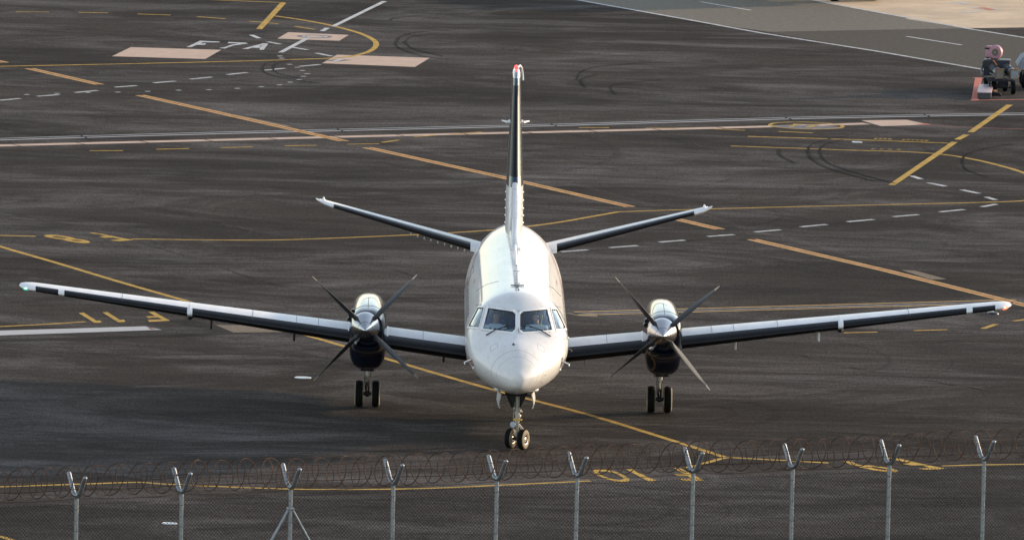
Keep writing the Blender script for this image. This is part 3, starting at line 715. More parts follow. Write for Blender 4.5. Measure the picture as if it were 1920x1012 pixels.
# wipers, probes, antennas, doors on the fuselage
def on_body(px,py,off=0):
    p=survey_body(px,py); return p+outn(p)*off
for pts,piv in (([(913,629),(930,619),(948,613.5),(966,612)],(948,613.5)),([(1031,631),(1010,618.5),(994,613.5),(980,612)],(994,613.5))):
    m=MB(); P=[on_body(*p,off=.03) for p in pts]; m.tube([P[2],P[1],P[0]],[.011,.010,.014],8); m.tube([P[1],P[2],P[3]],.007,6); m.ell(on_body(*piv,off=.03),(.03,.025,.02),10,6); m.build('wiper',BLACK,fus_o)
m=MB(); p=on_body(963,646); m.ell(p+Vector((0,0,.005)),(.035,.035,.02),12,6); m.tube([p,p+Vector((-.01,-.01,.05))],.008,6); m.build('temperature_probe',BLACK,fus_o)
m=MB(); p=on_body(985,668); m.ell(p,(.008,.008,.006),8,5); m.build('radome_fastener',BLACK,fus_o)
for q in ((1022,703),(1016,716)): MB().ell(on_body(*q),(.012,.02,.014),10,6).build('static_port',BLACK,fus_o)
for sx in (-1,1):
    m=MB(); p=fus(-.05,0 if sx>0 else math.pi); b0=Vector((sx*1.04,-.05,2.0)); m.tube([b0-Vector((sx*.04,0,0)),b0+Vector((sx*.10,-.02,-.055)),b0+Vector((sx*.13,-.03,-.07)),b0+Vector((sx*.12,-.22,-.085))],[.018,.016,.014,.011],8); m.build('pitot_probe',WHITE2,fus_o)
    m=MB(); b0=Vector((sx*.965,.0,1.80)); m.ell(b0,(.025,.05,.03),10,6); m.build('angle_of_attack_sensor',WHITE2,fus_o)
    m=MB(); m.ell((sx*.40,.15,1.345),(.11,.35,.07),18,10); m.build('gear_bay_fairing',WHITE,fus_o)
m=MB(); b0=Vector((1.12,1.0,2.15)); m.tube([b0,b0+Vector((.06,0,.0)),b0+Vector((.11,0,-.03)),b0+Vector((.115,0,-.06))],.007,6); m.build('wire_guide',METAL,fus_o)
m=MB(); m.ell((1.13,.55,2.45),(.035,.05,.03),10,6); m.build('side_lamp',WHITE2,fus_o)
for pts in ([(892,572),(903,570.5),(916,573.5),(945,578),(972,582),(1000,579.5),(1028,576),(1041,573.5),(1051,576)],[(876,614.5),(890,616.5),(904,619.5),(916,620.5)],[(1029,622.5),(1042,622),(1054,619),(1066,616.5)],[(972.5,582),(972.5,590),(972.5,612),(972.5,624)],
            [(893,545),(910,534),(935,527)],[(1016,529),(1038,541),(1052,556)]):
    m=MB(); m.tube([on_body(*p,off=.002) for p in pts],.0045,5); m.build('panel_joint',SEAL,fus_o)
# roof fittings
for c_,d_ in [((0,y,3.388),(.03+.09*(abs(y-2.9)<.1 or abs(y-5.42)<.2),.02,.008)) for y in np.arange(2.9,7.0,.36)]+[((0,2.45,3.395),(.30,.035,.02)),((0,2.2,3.39),(.05,.3,.012)),((.02,1.7,3.385),(.03,.08,.02))]:
    MB().box(c_,d_).build('roof_antenna_base',DARKM,fus_o,smooth=False)
m=MB(); m.tube([(0,6.6,3.39),(0,7.4,3.42),(0,10.4,3.45)],.03,8); m.tube([(.06,7.0,3.385),(.06,10.2,3.39)],.008,6); m.build('spine_conduit',WHITE2,fus_o)
m=MB()
for sx in (-1,1):
    m.tube([(sx*(.30),1.42,3.30),(sx*.30,1.75,3.325),(0,1.8,3.372)],.005,5)
m.build('hatch_outline',SEAL,fus_o)
# cabin windows
def patch(name,y0,y1,a0,a1,mt,off=.004,nr=.25,ny=10,na=6,parent=fus_o,skew=0):
    m=MB(); vs=[]
    cy,ca=(y0+y1)/2,(a0+a1)/2; hy,ha=(y1-y0)/2,(a1-a0)/2; n=24
    P=[]
    for k in range(n):
        t=2*math.pi*k/n; c,s=math.cos(t),math.sin(t); e=.5
        P.append((cy+hy*math.copysign(abs(c)**e,c),ca+ha*math.copysign(abs(s)**e,s)))
    vs=[fus(y,a)+fnorm(y,a)*off for y,a in P]+[fus(cy,ca)+fnorm(cy,ca)*off]
    m.add(vs,[(k,(k+1)%n,n) for k in range(n)]); return m.build(name,mt,parent)
for side in (0,1):
    for k in range(11):
        if k==0 and side==1: continue
        y=2.6+k*.78
        a0,a1=.17,.40
        if side: a0,a1=math.pi-.40,math.pi-.17
        patch('cabin_window',y-.13,y+.13,a0,a1,CABGL)
# passenger door outline, starboard service door
def outline(name,y0,y1,a0,a1):
    m=MB(); P=[]
    for (ya,aa),(yb,ab) in (((y0,a0),(y1,a0)),((y1,a0),(y1,a1)),((y1,a1),(y0,a1)),((y0,a1),(y0,a0))):
        for k in range(10):
            y=ya+(yb-ya)*k/10; a=aa+(ab-aa)*k/10; P.append(fus(y,a)+fnorm(y,a)*.001)
    m.tube(P,.006,5,closed=True); return m.build(name,SEAL,fus_o)
outline('door_outline',1.55,2.2,-.75,.70); outline('door_outline',9.8,11.0,math.pi-.6,math.pi+.7)
# belly-to-tail livery stripe
def bodyribbon(name,curve,wd,mt):
    m=MB(); L_=[];R2=[]
    for k,(y,a) in enumerate(curve):
        t=k/(len(curve)-1); wv=wd*math.sin(math.pi*min(1,max(0,.04+t*.92)))**.6
        L_.append(fus(y,a-wv)+fnorm(y,a-wv)*.005); R2.append(fus(y,a+wv)+fnorm(y,a+wv)*.005)
    n=len(L_); m.add(L_+R2,[(k,k+1,n+k+1,n+k) for k in range(n-1)]); return m.build(name,mt,fus_o)
REDL=mat('red_livery_paint',(.32,.035,.02),rough=.35,coat=.4); DKL=mat('dark_livery_paint',(.03,.03,.035),rough=.35,coat=.4); GOLDL=mat('gold_livery_paint',(.30,.19,.05),rough=.35,coat=.4)
for side in (0,1):
    cv=[(14.6-k*.30,.80-.023*k) for k in range(24)]
    if side: cv=[(y,math.pi-a) for y,a in cv]
    bodyribbon('red_stripe',cv,.022,REDL)
    cv=[(8.2-k*.25,.62-.004*k) for k in range(5)]
    if side: cv=[(y,math.pi-a) for y,a in cv]
    bodyribbon('red_roof_flash',cv,.02,REDL)
# airline title
def body_text(txt,y0,z0,size,side,mt,name):
    cu=bpy.data.curves.new(name,'FONT'); cu.body=txt; cu.size=size; cu.resolution_u=3
    if side<0: cu.align_x='RIGHT'
    to=bpy.data.objects.new(name,cu); COL.objects.link(to); dg=bpy.context.evaluated_depsgraph_get(); dg.update()
    tm=bpy.data.meshes.new_from_object(to.evaluated_get(dg)); bpy.data.objects.remove(to)
    b=bmesh.new(); b.from_mesh(tm); bmesh.ops.triangulate(b,faces=b.faces); bmesh.ops.subdivide_edges(b,edges=[e for e in b.edges if e.calc_length()>.08],cuts=2,use_grid_fill=False); bmesh.ops.triangulate(b,faces=b.faces)
    for v in b.verts:
        u,h=v.co.x,v.co.y
        y=y0+u*side if side>0 else y0-u
        z=z0+h; zt,zb,w_,zc,n=ft(y),fb(y),fw(y),fc(y),fn(y)
        k=(abs(z-zc)/((zt-zc) if z>zc else (zc-zb)))**n
        x=w_*(max(0,1-k))**(1/n)
        v.co=Vector((side*(x+.006),y-.002,z))
    b.to_mesh(tm); b.free(); tm.materials.append(mt); o=bpy.data.objects.new(name,tm); COL.objects.link(o); o.parent=fus_o; return o
body_text('Regional',-.25,1.86,.34,1,DKL,'airline_title'); body_text('Express',1.35,1.86,.34,1,REDL,'airline_title')
body_text('Regional',1.15,1.86,.34,-1,DKL,'airline_title'); body_text('Express',-.25,1.86,.34,-1,REDL,'airline_title')
m=MB()
for side in (-1,1):
    for y in np.arange(-.32,2.2,.1):
        pass
# ---- aerofoils
def foil(n=14,t=.14,camber=.02):
    "closed loop: TE upper -> LE -> TE lower, chord 0..1"
    up_=[];lo_=[]
    for i in range(n+1):
        x=(1-math.cos(math.pi*i/n))/2
        yt=5*t*(.2969*math.sqrt(x)-.126*x-.3516*x*x+.2843*x**3-.1036*x**4)
        p=.4; yc=camber/p**2*(2*p*x-x*x) if x<p else camber/(1-p)**2*((1-2*p)+2*p*x-x*x)
        up_.append((x,yc+yt)); lo_.append((x,yc-yt))
    return up_[::-1]+lo_[1:]
def wing_ring(st_,f,grow=0):
    x,yle,zle,ch,inc=st_
    ci,si=math.cos(inc),math.sin(inc); out=[]
    for (c,h) in f:
        cc=c*ch; hh=h*ch
        out.append(Vector((x,yle+cc*ci+hh*si,zle-cc*si+hh*ci)))
    return out
def lerp_st(S_,x):
    for a,b in zip(S_[:-1],S_[1:]):
        if abs(x)<=abs(b[0])+1e-6: t=(abs(x)-abs(a[0]))/(abs(b[0])-abs(a[0])); return [a[i]+(b[i]-a[i])*t for i in range(len(a))]
    return list(S_[-1])
def boot_mesh(S_,x0,x1,fn_,cu=.11,cl=.12,off=.004,nseg=6,tf=None):
    rings=[]
    for k in range(nseg+1):
        x=x0+(x1-x0)*k/nseg; s_=lerp_st(S_,x); f=fn_(s_[5])
        le=len(f)//2
        sel=[p for i,p in enumerate(f) if (i<=le and p[0]<=cu) or (i>le and p[0]<=cl)]
        c=sum(p[1] for p in sel)/len(sel)
        rg=[]
        R0=wing_ring([x]+list(s_[1:5]),sel)
        n=len(sel)
        for i in range(n):
            t=R0[min(i+1,n-1)]-R0[max(i-1,0)]; nn=Vector((0,t.z,-t.y)).normalized()
            inner=Vector((0,s_[1]+.3*s_[3],s_[2]))
            if nn.dot(R0[i]-inner)<0: nn=-nn
            rg.append(R0[i]+nn*off)
        # close at the back slightly under the skin
        rg.append(R0[-1]+Vector((0,.004,.004))); rg.insert(0,R0[0]+Vector((0,.004,-.004)))
        rings.append(rg)
    m=MB(); m.loft(rings); return m
def fine_foil(t): return foil(40,t,.02)
DIH=math.tan(R_(7.0))
def zw(x): return 1.285+DIH*abs(x)
#      x, yLE, zLE, chord, incidence, thickness
WS=[(0,5.45,zw(0),2.85,-R_(.8),.155),(1.1,5.47,zw(1.1),2.85,-R_(.8),.155),(3.355,5.55,zw(3.355),2.62,-R_(.6),.15),(7.4,5.95,zw(7.4),1.95,-R_(.1),.135),(11.0,6.35,zw(11.0),1.28,R_(.1),.125)]
BOOTS=[(1.10,2.95),(3.77,7.38),(7.50,10.32),(10.46,10.98)]
for sgn,nm in ((-1,'starboard'),(1,'port')):
    rings=[]
    for x in list(np.linspace(0.6,11.0,22)):
        s_=lerp_st(WS,x); rings.append(wing_ring([x]+s_[1:5],fine_foil(s_[5])))
    # rounded tip
    s_=lerp_st(WS,11.0); base=rings[-1]; c=Vector((11.0,s_[1]+.55*s_[3],s_[2]+.02))
    for t in (.25,.45,.62,.76,.87,.95,1.0):
        k=math.sqrt(max(0,1-t*t)); k=max(k,.06)
        rings.append([Vector((11.0+.37*t, c.y+(p.y-c.y)*(.35+.65*k), c.z+(p.z-c.z)*k+.03*t)) for p in base])
    rings=[[Vector((p.x*sgn,p.y,p.z)) for p in r] for r in rings]
    m=MB(); m.loft(rings); wo=m.build('wing',WHITE2,plane,ang=50)
    wo['label']='left wing with green tip light' if sgn<0 else 'right wing with red tip light'
    for a,b in BOOTS:
        bmx=boot_mesh(WS,a,b,fine_foil); bmx.v=[(v[0]*sgn,v[1],v[2]) for v in bmx.v]; bmx.build('deice_boot',BOOT,wo,ang=50)
    # stall strip / fence and root fillet
    s_=lerp_st(WS,7.44); R0=wing_ring([7.44]+s_[1:5],[p for p in fine_foil(s_[5]) if p[0]<.5])
    m=MB(); c=Vector((7.44,s_[1]+.3*s_[3],s_[2]+.02))
    out=[c+(p-c)*1.03+Vector((0,-.015,0)) for p in R0]
    n=len(out); vs=[]
    for dx in (-.012,.012): vs+= [Vector(((p.x+dx)*sgn,p.y,p.z)) for p in out]
    m.add(vs,[(k,k+1,n+k+1,n+k) for k in range(n-1)]+[tuple(range(n)),tuple(range(n,2*n))]); m.build('wing_fence',WHITE2,wo)
    m=MB()
    m.ell((7.44*sgn,7.0,s_[2]-.12),(.11,.9,.09),18,10); m.build('flap_track_fairing',DARKM,wo)
    for xx in (1.62,5.05,6.95):
        s2=lerp_st(WS,xx); m=MB(); m.box((xx*sgn,6.5,s2[2]-.20),(.05,.5,.24),bev=.015); m.build('flap_hinge',WHITE2 if sgn>0 else DARKM,wo)
    # navigation light at tip
    m=MB(); m.ell((sgn*11.17,6.52,zw(11.15)-.005),(.11,.11,.05),16,10)
    m.build('navigation_light',mat('green_lens' if sgn<0 else 'red_lens',(.02,.35,.25) if sgn<0 else (.6,.03,.02),rough=.1,emit=(.03,.8,.45) if sgn<0 else (1,.10,.04),es=.35 if sgn<0 else 1.6),wo)
    m=MB(); m.ell((sgn*11.20,6.44,zw(11.15)),(.035,.03,.02),10,6); m.build('lamp_bulb',mat('green_bulb' if sgn<0 else 'red_bulb',(.9,1,.95) if sgn<0 else (1,.8,.5),emit=(.6,1,.85) if sgn<0 else (1,.45,.2),es=2.5),wo)
    m=MB(); m.tube([(sgn*11.3,6.9,zw(11.3)+.03),(sgn*11.42,6.95,zw(11.3)+.05)],.012,6); m.build('static_wick',DARKM,wo)
    # aileron / flap joint lines on the upper skin
    m=MB()
    for xx in (2.1,4.5,5.0,6.0,9.0):
        s2=lerp_st(WS,xx); R0=wing_ring([xx]+s2[1:5],[p for p in fine_foil(s2[5])[:41] if p[0]<.95]); m.tube([Vector((p.x*sgn,p.y,p.z+.002)) for p in R0],.004,4)
    sp_=[]
    for xx in np.linspace(1.2,10.9,30):
        s2=lerp_st(WS,xx); f_=fine_foil(s2[5])[:41]; q=min(f_,key=lambda p:abs(p[0]-.62)); R0=wing_ring([xx]+s2[1:5],[q])[0]; sp_.append((R0.x*sgn,R0.y,R0.z+.002))
    m.tube(sp_,.008,4); m.build('control_surface_joint',SEAL,wo)

# ---- nacelles with propellers
NS=[ # y, half width, z top, z bottom, exponent
 (3.30,.325,2.61,1.95,2.1),(3.36,.355,2.64,1.82,2.2),(3.5,.385,2.665,1.72,2.4),(3.8,.41,2.69,1.62,2.6),(4.0,.42,2.70,1.52,2.9),(4.2,.425,2.71,1.28,3.2),(4.4,.43,2.715,1.20,3.4),(4.9,.43,2.72,1.15,3.4),(5.4,.43,2.715,1.13,3.4),(6.2,.43,2.69,1.12,3.4),(7.2,.42,2.62,1.15,3.4),(8.2,.38,2.48,1.30,2.8),(9.2,.30,2.26,1.60,2.4),(9.9,.16,2.06,1.82,2.1)]
ny=[a[0] for a in NS]; nw,nt_,nb,ne=[pchip(ny,[a[k] for a in NS]) for k in range(1,5)]
def nac(y,a):
    c,s=math.cos(a),math.sin(a); e=2/(ne(y) if s<0 else min(ne(y),2.5)); zc=nb(y)+(nt_(y)-nb(y))*.55; hz=(nt_(y)-zc) if s>0 else (zc-nb(y))
    return Vector((nw(y)*math.copysign(abs(c)**e,c),y,zc+hz*math.copysign(abs(s)**e,s)))
def make_nacelle(cx):
    n=48
    m=MB(); rings=[[nac(y,2*math.pi*k/n) for k in range(n)] for y in np.concatenate([np.arange(3.30,4.4,.08),np.arange(4.45,9.9,.25),[9.9]])]
    m.loft(rings); o=m.build('engine_nacelle',NAVY,plane,ang=55,loc=(cx,0,0))
    # chin intake: lip + dark duct
    m=MB(); N=32
    def oval(y,rx,rz,zc): return [Vector((rx*math.copysign(abs(math.cos(t))**.8,math.cos(t)),y,zc+rz*math.copysign(abs(math.sin(t))**.9,math.sin(t)))) for t in [2*math.pi*k/N for k in range(N)]]
    m.loft([oval(3.9,.20,.06,1.90),oval(3.36,.215,.088,1.905),oval(3.24,.225,.095,1.905),oval(3.21,.245,.112,1.90),oval(3.24,.275,.135,1.895),oval(3.4,.325,.19,1.87),oval(3.7,.36,.22,1.83),oval(4.3,.37,.25,1.80)],cap=False); m.build('air_intake',NAVY,o)
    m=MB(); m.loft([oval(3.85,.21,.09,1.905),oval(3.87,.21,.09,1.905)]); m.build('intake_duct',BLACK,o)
    m=MB(); a=2.5
    # exhaust / vent stubs on the outer shoulder (same side on both engines)
    for y,x,z in ((3.9,-.345,2.56),(3.85,-.40,2.48),(3.8,-.42,2.39)):
        m.lathe([(.001,.08),(.034,.08),(.036,-.0),(.046,-.005),(.050,.02),(.050,.25),(.03,.35)],o=(x,y,z),axis='y',n=16)
    m.build('vent_pipe',DARKM,o)
    m=MB(); m.tube([nac(y,math.pi/2)+Vector((0,0,.001)) for y in np.arange(3.6,5.6,.1)],.006,5)
    for y in (3.95,): m.tube([nac(y,t)+Vector((0,0,0)) for t in np.linspace(.2,math.pi-.2,40)],.005,5)
    m.build('cowl_joint',BLACK,o)
    m=MB(); m.loft([[Vector((s*wd,y,z)) for s,z in ((-1,1.22),(-1,1.08),(-.8,zb),(.8,zb),(1,1.08),(1,1.22))] for y,wd,zb in ((5.0,.14,1.08),(5.2,.19,1.05),(6.7,.19,1.04),(7.6,.15,1.06),(8.0,.10,1.10))]); m.build('gear_door_fairing',NAVY,o)
    # wing root cuff (white leading edge blanks either side)
    for s in (-1,1):
        xx=cx+s*.43; s_=lerp_st(WS,abs(xx)); fo=[p for p in fine_foil(s_[5])[:34] if p[0]<.6]; m=MB(); rg=[]
        for dx,g in ((0,1.07),(s*.04,1.04),(s*.065,1.008)):
            x2=cx+s*.40+dx; s_=lerp_st(WS,abs(x2)); R0=wing_ring([abs(x2)]+s_[1:5],fo); c=Vector((abs(x2),s_[1]+.3*s_[3],s_[2]+.02)); rg.append([Vector(((c+(p-c)*g).x*(1 if cx>0 else -1)-cx,(c+(p-c)*g).y,(c+(p-c)*g).z)) for p in R0])
        m.loft(rg); m.build('wing_cuff',WHITE2 if s*cx>0 or True else NAVY,o)
    return o
def blade_mesh(tip=False):
    m=MB(); rings=[]; n=14
    for r,ch,th,tw in ((1.53,.22,.017,R_(5)),(1.60,.185,.014,R_(4)),(1.65,.13,.011,R_(3)),(1.675,.05,.006,R_(3))) if tip else ((.20,.12,.12,0),(.30,.12,.11,0),(.40,.16,.08,R_(30)),(.55,.22,.05,R_(27)),(.8,.28,.036,R_(20)),(1.1,.295,.028,R_(13)),(1.35,.27,.022,R_(8)),(1.53,.22,.017,R_(5))):
        rg=[]
        for k in range(n):
            a=2*math.pi*k/n; c=ch/2*math.cos(a)+ch*.06; t=th/2*math.sin(a)*(1.0-.25*math.cos(a))
            # feathered: chord along y, thickness along x
            rg.append(Vector((t*math.cos(tw)-c*math.sin(tw),c*math.cos(tw)+t*math.sin(tw),r)))
        rings.append(rg)
    m.loft(rings); return m
TIPM=mat('tip_band_paint',(.34,.27,.17),rough=.5,var=.2)
def make_prop(cx,rot0):
    c=(cx-.05,3.02,2.295)
    o=empty('propeller',c,plane)
    m=MB(); m.lathe([(.0015,-.50),(.02,-.485),(.05,-.44),(.10,-.355),(.155,-.26),(.168,-.235)],n=48); m.lathe([(.170,-.231),(.22,-.12),(.262,.0),(.305,.10),(.325,.20),(.333,.30),(.20,.302)],n=48); m.build('spinner',SPIN,o)
    m=MB(); m.lathe([(.160,-.240),(.1695,-.2365),(.1715,-.2300),(.160,-.226)],n=48); m.build('spinner_joint',BLACK,o)
    bo=None
    for k in range(4):
        b=blade_mesh().build('propeller_blade',BLADE,o) if bo is None else bo.copy()
        if bo is None: bt=blade_mesh(True).build('blade_tip',TIPM,b)
        else:
            COL.objects.link(b); b.parent=o; t2=bt.copy(); COL.objects.link(t2); t2.parent=b
        bo=b if bo is None else bo; b.rotation_euler=(0,rot0+k*math.pi/2,0); b.location=(0,.08,0)
    return o
# ---- wheels
def wheel(parent,loc,R0,wd,rz=0,side=1,name='wheel'):
    o=empty('wheel_assembly',loc,parent,rz)
    m=MB(); h=wd/2; m.lathe([(R0*.52,-h*.85),(R0*.60,-h*.98),(R0*.80,-h),(R0*.93,-h*.80),(R0,-h*.35),(R0,h*.35),(R0*.93,h*.80),(R0*.80,h),(R0*.60,h*.98),(R0*.52,h*.85)],axis='x',n=44)
    m.m=[1 if (i//44 in (0,1,2,6,7,8)) else 0 for i in range(len(m.m))]
    m.build('tyre',[RUBBER,WALL_],o)
    m=MB()
    for s in (-1,1): m.lathe([(R0*.52,s*h*.86),(R0*.50,s*h*.95),(R0*.44,s*h*.9),(R0*.40,s*h*.5),(R0*.30,s*h*.45),(R0*.24,s*h*.75),(.001,s*h*.85)],axis='x',n=36)
    m.build('rim',METAL,o)
    m=MB()
    for s in (-1,1):
        for k in range(9):
            a=2*math.pi*k/9; m.ell((s*h*.56,R0*.35*math.cos(a),R0*.35*math.sin(a)),(.008,.02,.02),8,6)
    m.build('rim_holes',BLACK,o); return o
def make_main_gear(cx):
    o=empty('main_gear',(cx,7.14,0),plane)
    for s in (-1,1): wheel(o,(s*.19,0,.305),.305,.20)
    m=MB(); m.tube([(0,0,1.5),(0,0,.78)],.060,16); m.tube([(0,0,.78),(0,0,.74)],.072,16); m.build('strut',LGPAINT,o)
    m=MB(); m.tube([(0,0,.74),(0,0,.33)],.040,14); m.build('oleo_piston',SPIN,o)
    m=MB(); m.tube([(-.14,0,.305),(.14,0,.305)],.042,12); m.lathe([(.05,-.05),(.07,-.04),(.07,.04),(.05,.05)],o=(0,0,.305),axis='x',n=20,cap=True); m.build('axle',DARKM,o)
    m=MB()
    for s in (-1,1): m.tube([(s*.03,-.10,.70),(s*.035,-.20,.50),(s*.03,-.07,.33)],.014,8)
    m.tube([(0,-.2,.50),(.0,-.05,.70)],.012,6); m.build('torque_link',DARKM,o)
    m=MB(); m.tube([(0,.05,.85),(0,1.0,1.5)],.035,10); m.tube([(0,-.05,.95),(0,-.5,1.4)],.03,10); m.build('drag_brace',DARKM,o)
    m=MB()
    for s in (-1,1): m.box((s*.10,-.02,1.02),(.025,.32,.22),bev=.008)
    m.tube([(-.11,0,.98),(.11,0,.98)],.02,8); m.build('gear_door_bracket',DARKM,o)
    m=MB(); m.tube([(.06,-.05,.98),(.075,-.06,.80),(.06,-.06,.70)],.010,6); m.tube([(-.05,-.06,.95),(-.07,-.07,.65),(-.05,-.05,.4)],.008,6); m.build('brake_line',BLACK,o)
    return o
for cx in (-3.355,3.355):
    make_nacelle(cx); make_prop(cx,R_(43) if cx<0 else R_(49)); make_main_gear(cx)

# ---- nose gear (steered)
ng=empty('nose_gear',(.035,0,0),plane,-R_(24)); ST=R_(24)
for s in (-1,1): wheel(ng,(s*.155,0,.228),.228,.15)
m=MB(); m.tube([(0,0,1.25),(0,0,.66)],.048,14); m.tube([(0,0,.70),(0,0,.60)],[.06,.05],14); m.build('strut',LGPAINT,ng)
m=MB(); m.tube([(0,0,.60),(0,0,.24)],.032,12); m.build('oleo_piston',SPIN,ng)
m=MB(); m.lathe([(.055,-.018),(.095,-.018),(.095,.018),(.055,.018),(.055,-.018)],o=(0,0,.66),axis='z',n=28); m.tube([(.06,0,.66),(.12,-.02,.665)],.018,8); m.build('steering_collar',YELM,ng)
m=MB(); m.tube([(-.10,0,.228),(.10,0,.228)],.028,10); m.box((0,-.02,.24),(.07,.08,.10),bev=.01); m.build('axle',DARKM,ng)
m=MB(); m.tube([(.02,.05,.56),(.10,.17,.40),(.04,.05,.28)],.018,8); m.tube([(-.02,.05,.56),(.06,.17,.40),(-.02,.05,.28)],.014,8); m.build('torque_link',LGPAINT,ng)
m=MB(); m.lathe([(.001,-.06),(.062,-.058),(.070,-.045),(.066,-.02),(.03,.05),(.001,.06)],o=(-.055,-.07,.555),axis='y',n=24); m.build('taxi_lamp',mat('lamp_glass_grey',(.42,.47,.53),rough=.25,metal=.2),ng)
m=MB()
for q in ((.07,-.02,.86),(-.06,.0,.80),(.06,0,.74),(-.06,-.03,.90)): m.box(q,(.05,.06,.07),bev=.01)
m.tube([(.05,-.03,.95),(.10,-.03,.9),(.13,-.03,.84)],.008,6); m.tube([(-.05,-.05,1.05),(-.07,-.05,.7),(-.05,-.05,.35)],.008,6); m.tube([(.04,-.05,1.05),(.06,-.06,.75),(.05,-.05,.4)],.007,6); m.build('hydraulic_fitting',METAL,ng)
brace=MB()
for s in (-1,1): brace.tube([(s*.24,.0,1.28),(s*.08,-.0,.93)],.022,8); brace.tube([(s*.20,.05,1.25),(s*.05,.03,.92)],.014,6)
brace.tube([(0,.9,1.2),(0,.05,.85)],.03,8); brace.prism([(-.22,.03,1.27),(.22,.03,1.27),(.08,.03,.95),(-.08,.03,.95)],(0,.03,0)); brace.build('drag_brace',DARKM,plane)['label']='dark braces above the nose wheel'
m=MB(); m.box((0,.25,1.27),(.42,1.0,.12)); m.build('nose_gear_bay',BLACK,plane,smooth=False)
DOORM=mat('gear_door_paint',(.6,.6,.58),rough=.4,var=.3,vscale=12)
for s in (-1,1):
    m=MB(); m.loft([[Vector((s*(x+dx),y,z)) for y,z in ((-.42,z0),(.55,z0),(.55,z0-.0),(-.42,z0))] for x,z0,dx in ()]) if False else None
    poly_=[(s*.33,1.27),(s*.36,1.16),(s*.37,1.06),(s*.355,.97)]
    rg=[]
    for y0,dz in ((-.50,.0),(-.2,0),(.3,0),(.5,.06)):
        tx=s*.045*(y0+.5); rg.append([Vector((x+tx,y0,z+ (dz if i==3 else 0))) for i,(x,z) in enumerate(poly_)]+[Vector((x+tx+s*.022,y0,z+(dz if i==3 else 0))) for i,(x,z) in enumerate(poly_)][::-1])
    m.loft(rg); d=m.build('nose_gear_door',DOORM,plane)
    m=MB(); m.tube([(s*.34,-.45,1.25),(s*.26,-.45,1.27),(s*.2,-.4,1.25)],.018,8); m.build('door_hinge',DARKM,d)
    m=MB()
    for k in range(3): m.box((s*.375,-.507,1.13-.05*k),(.014,.006,.025))
    m.build('door_marking',BLACK,d,smooth=False)

# ---- fin, dorsal, rudder
def vring(z,yle,ch,th,n=16,c0=0,c1=1):
    f=foil(n,th/ch,0); return [Vector((h*ch,yle+c*ch,z)) for c,h in f]
FINS=[(3.1,13.2,4.6,.42),(3.7,13.7,4.1,.42),(4.45,14.35,3.45,.40),(5.5,15.2,2.75,.31),(6.5,16.05,2.05,.225),(6.8,16.35,1.75,.20)]
def fin_at(z):
    for a,b in zip(FINS[:-1],FINS[1:]):
        if z<=b[0]: t=(z-a[0])/(b[0]-a[0]); return [a[i]+(b[i]-a[i])*t for i in range(4)]
    return list(FINS[-1])
m=MB(); m.loft([vring(*fin_at(z),n=22) for z in (3.1,3.5,4.0,4.38)]); fin=m.build('fin',WHITE,plane,ang=50)
m=MB(); m.loft([vring(*fin_at(z),n=22) for z in (4.38,4.8,5.5,6.2,6.78)]); m.build('fin_upper_panel',NAVYFIN,fin,ang=50)
# boot on the leading edge
rg=[]
for z in np.linspace(4.62,6.62,9):
    _,yl,ch,th=fin_at(z); f=foil(30,th/ch,0); sel=[p for p in f if p[0]<.075]; rg.append([Vector((h*ch*1.03,yl+c*ch-.006,z)) for c,h in sel])
m=MB(); m.loft(rg); m.build('deice_boot',BOOT,fin,ang=60)
m=MB(); m.loft([vring(z,fin_at(z)[1]+dy,fin_at(6.8)[2]*k,.20*k2,n=18) for z,dy,k,k2 in ((6.78,0,1,1),(6.86,.05,.97,.95),(6.92,.16,.88,.75),(6.955,.35,.72,.4))]); m.build('fin_tip_cap',SPIN,fin,ang=50)
m=MB(); m.ell((0,16.72,7.0),(.05,.08,.055),14,10); m.build('beacon',mat('red_beacon_lens',(.8,.02,.02),rough=.2,emit=(1,.012,.012),es=6),fin)
m=MB(); m.ell((0,16.70,7.0),(.02,.03,.025),10,6); m.build('beacon_bulb',mat('beacon_flash',(1,.6,.6),emit=(1,.5,.5),es=8),fin)
m=MB(); m.tube([(.02,17.2,6.95),(.09,17.6,6.97),(.13,17.75,6.90),(.155,17.8,6.75),(.165,17.8,6.60)],[.02,.025,.028,.03,.03],8); m.build('rudder_horn',WHITE2,fin)
# rudder
rd=[]
for z,yy,ch,th in ((3.25,17.3,.8,.20),(4.4,17.45,.75,.18),(5.5,17.6,.65,.13),(6.75,17.75,.42,.09)):
    rd.append([Vector((h*ch+.12*c,yy+c*ch,z)) for c,h in foil(10,th/ch,0)])
m=MB(); m.loft(rd); m.build('rudder',NAVYFIN,fin)
# VOR blades
m=MB()
for s in (-1,1):
    m.tube([(s*.10,16.1,5.75),(s*.18,16.05,5.76),(s*.32,16.35,5.765)],[.03,.03,.018],8); m.ell((s*.14,16.1,5.77),(.045,.09,.05),12,8)
m.build('navigation_antenna',WHITE2,fin)
# vortex generators
for s in (-1,1):
    m=MB()
    for k,z in enumerate((3.52,3.68,3.84,4.02,4.20)):
        _,yl,ch,th=fin_at(z); m.loft([[Vector((s*(th/2-.02),yl+.25*ch+d,z+e)) for d,e in ((0,-.02),(.12,-.02),(.12,.02),(0,.02))],[Vector((s*(th/2+.022),yl+.25*ch+.05+d,z+e)) for d,e in ((0,-.012),(.05,-.012),(.05,.012),(0,.012))]])
    m.build('vortex_generator_row',WHITE2,fin)
m=MB()
for k,z in enumerate((3.72,3.86,4.0)): m.box((.175,14.25+.9*(z-3.7),z),(.02,.14,.05))
m.build('gold_fin_marks',GOLDL,fin,smooth=False)
m=MB()
for k,z in enumerate((3.7,3.8,3.9,4.0)): m.box((-.178,14.3+.9*(z-3.7),z),(.014,.05,.16))
m.build('fin_marks',DKL,fin,smooth=False)
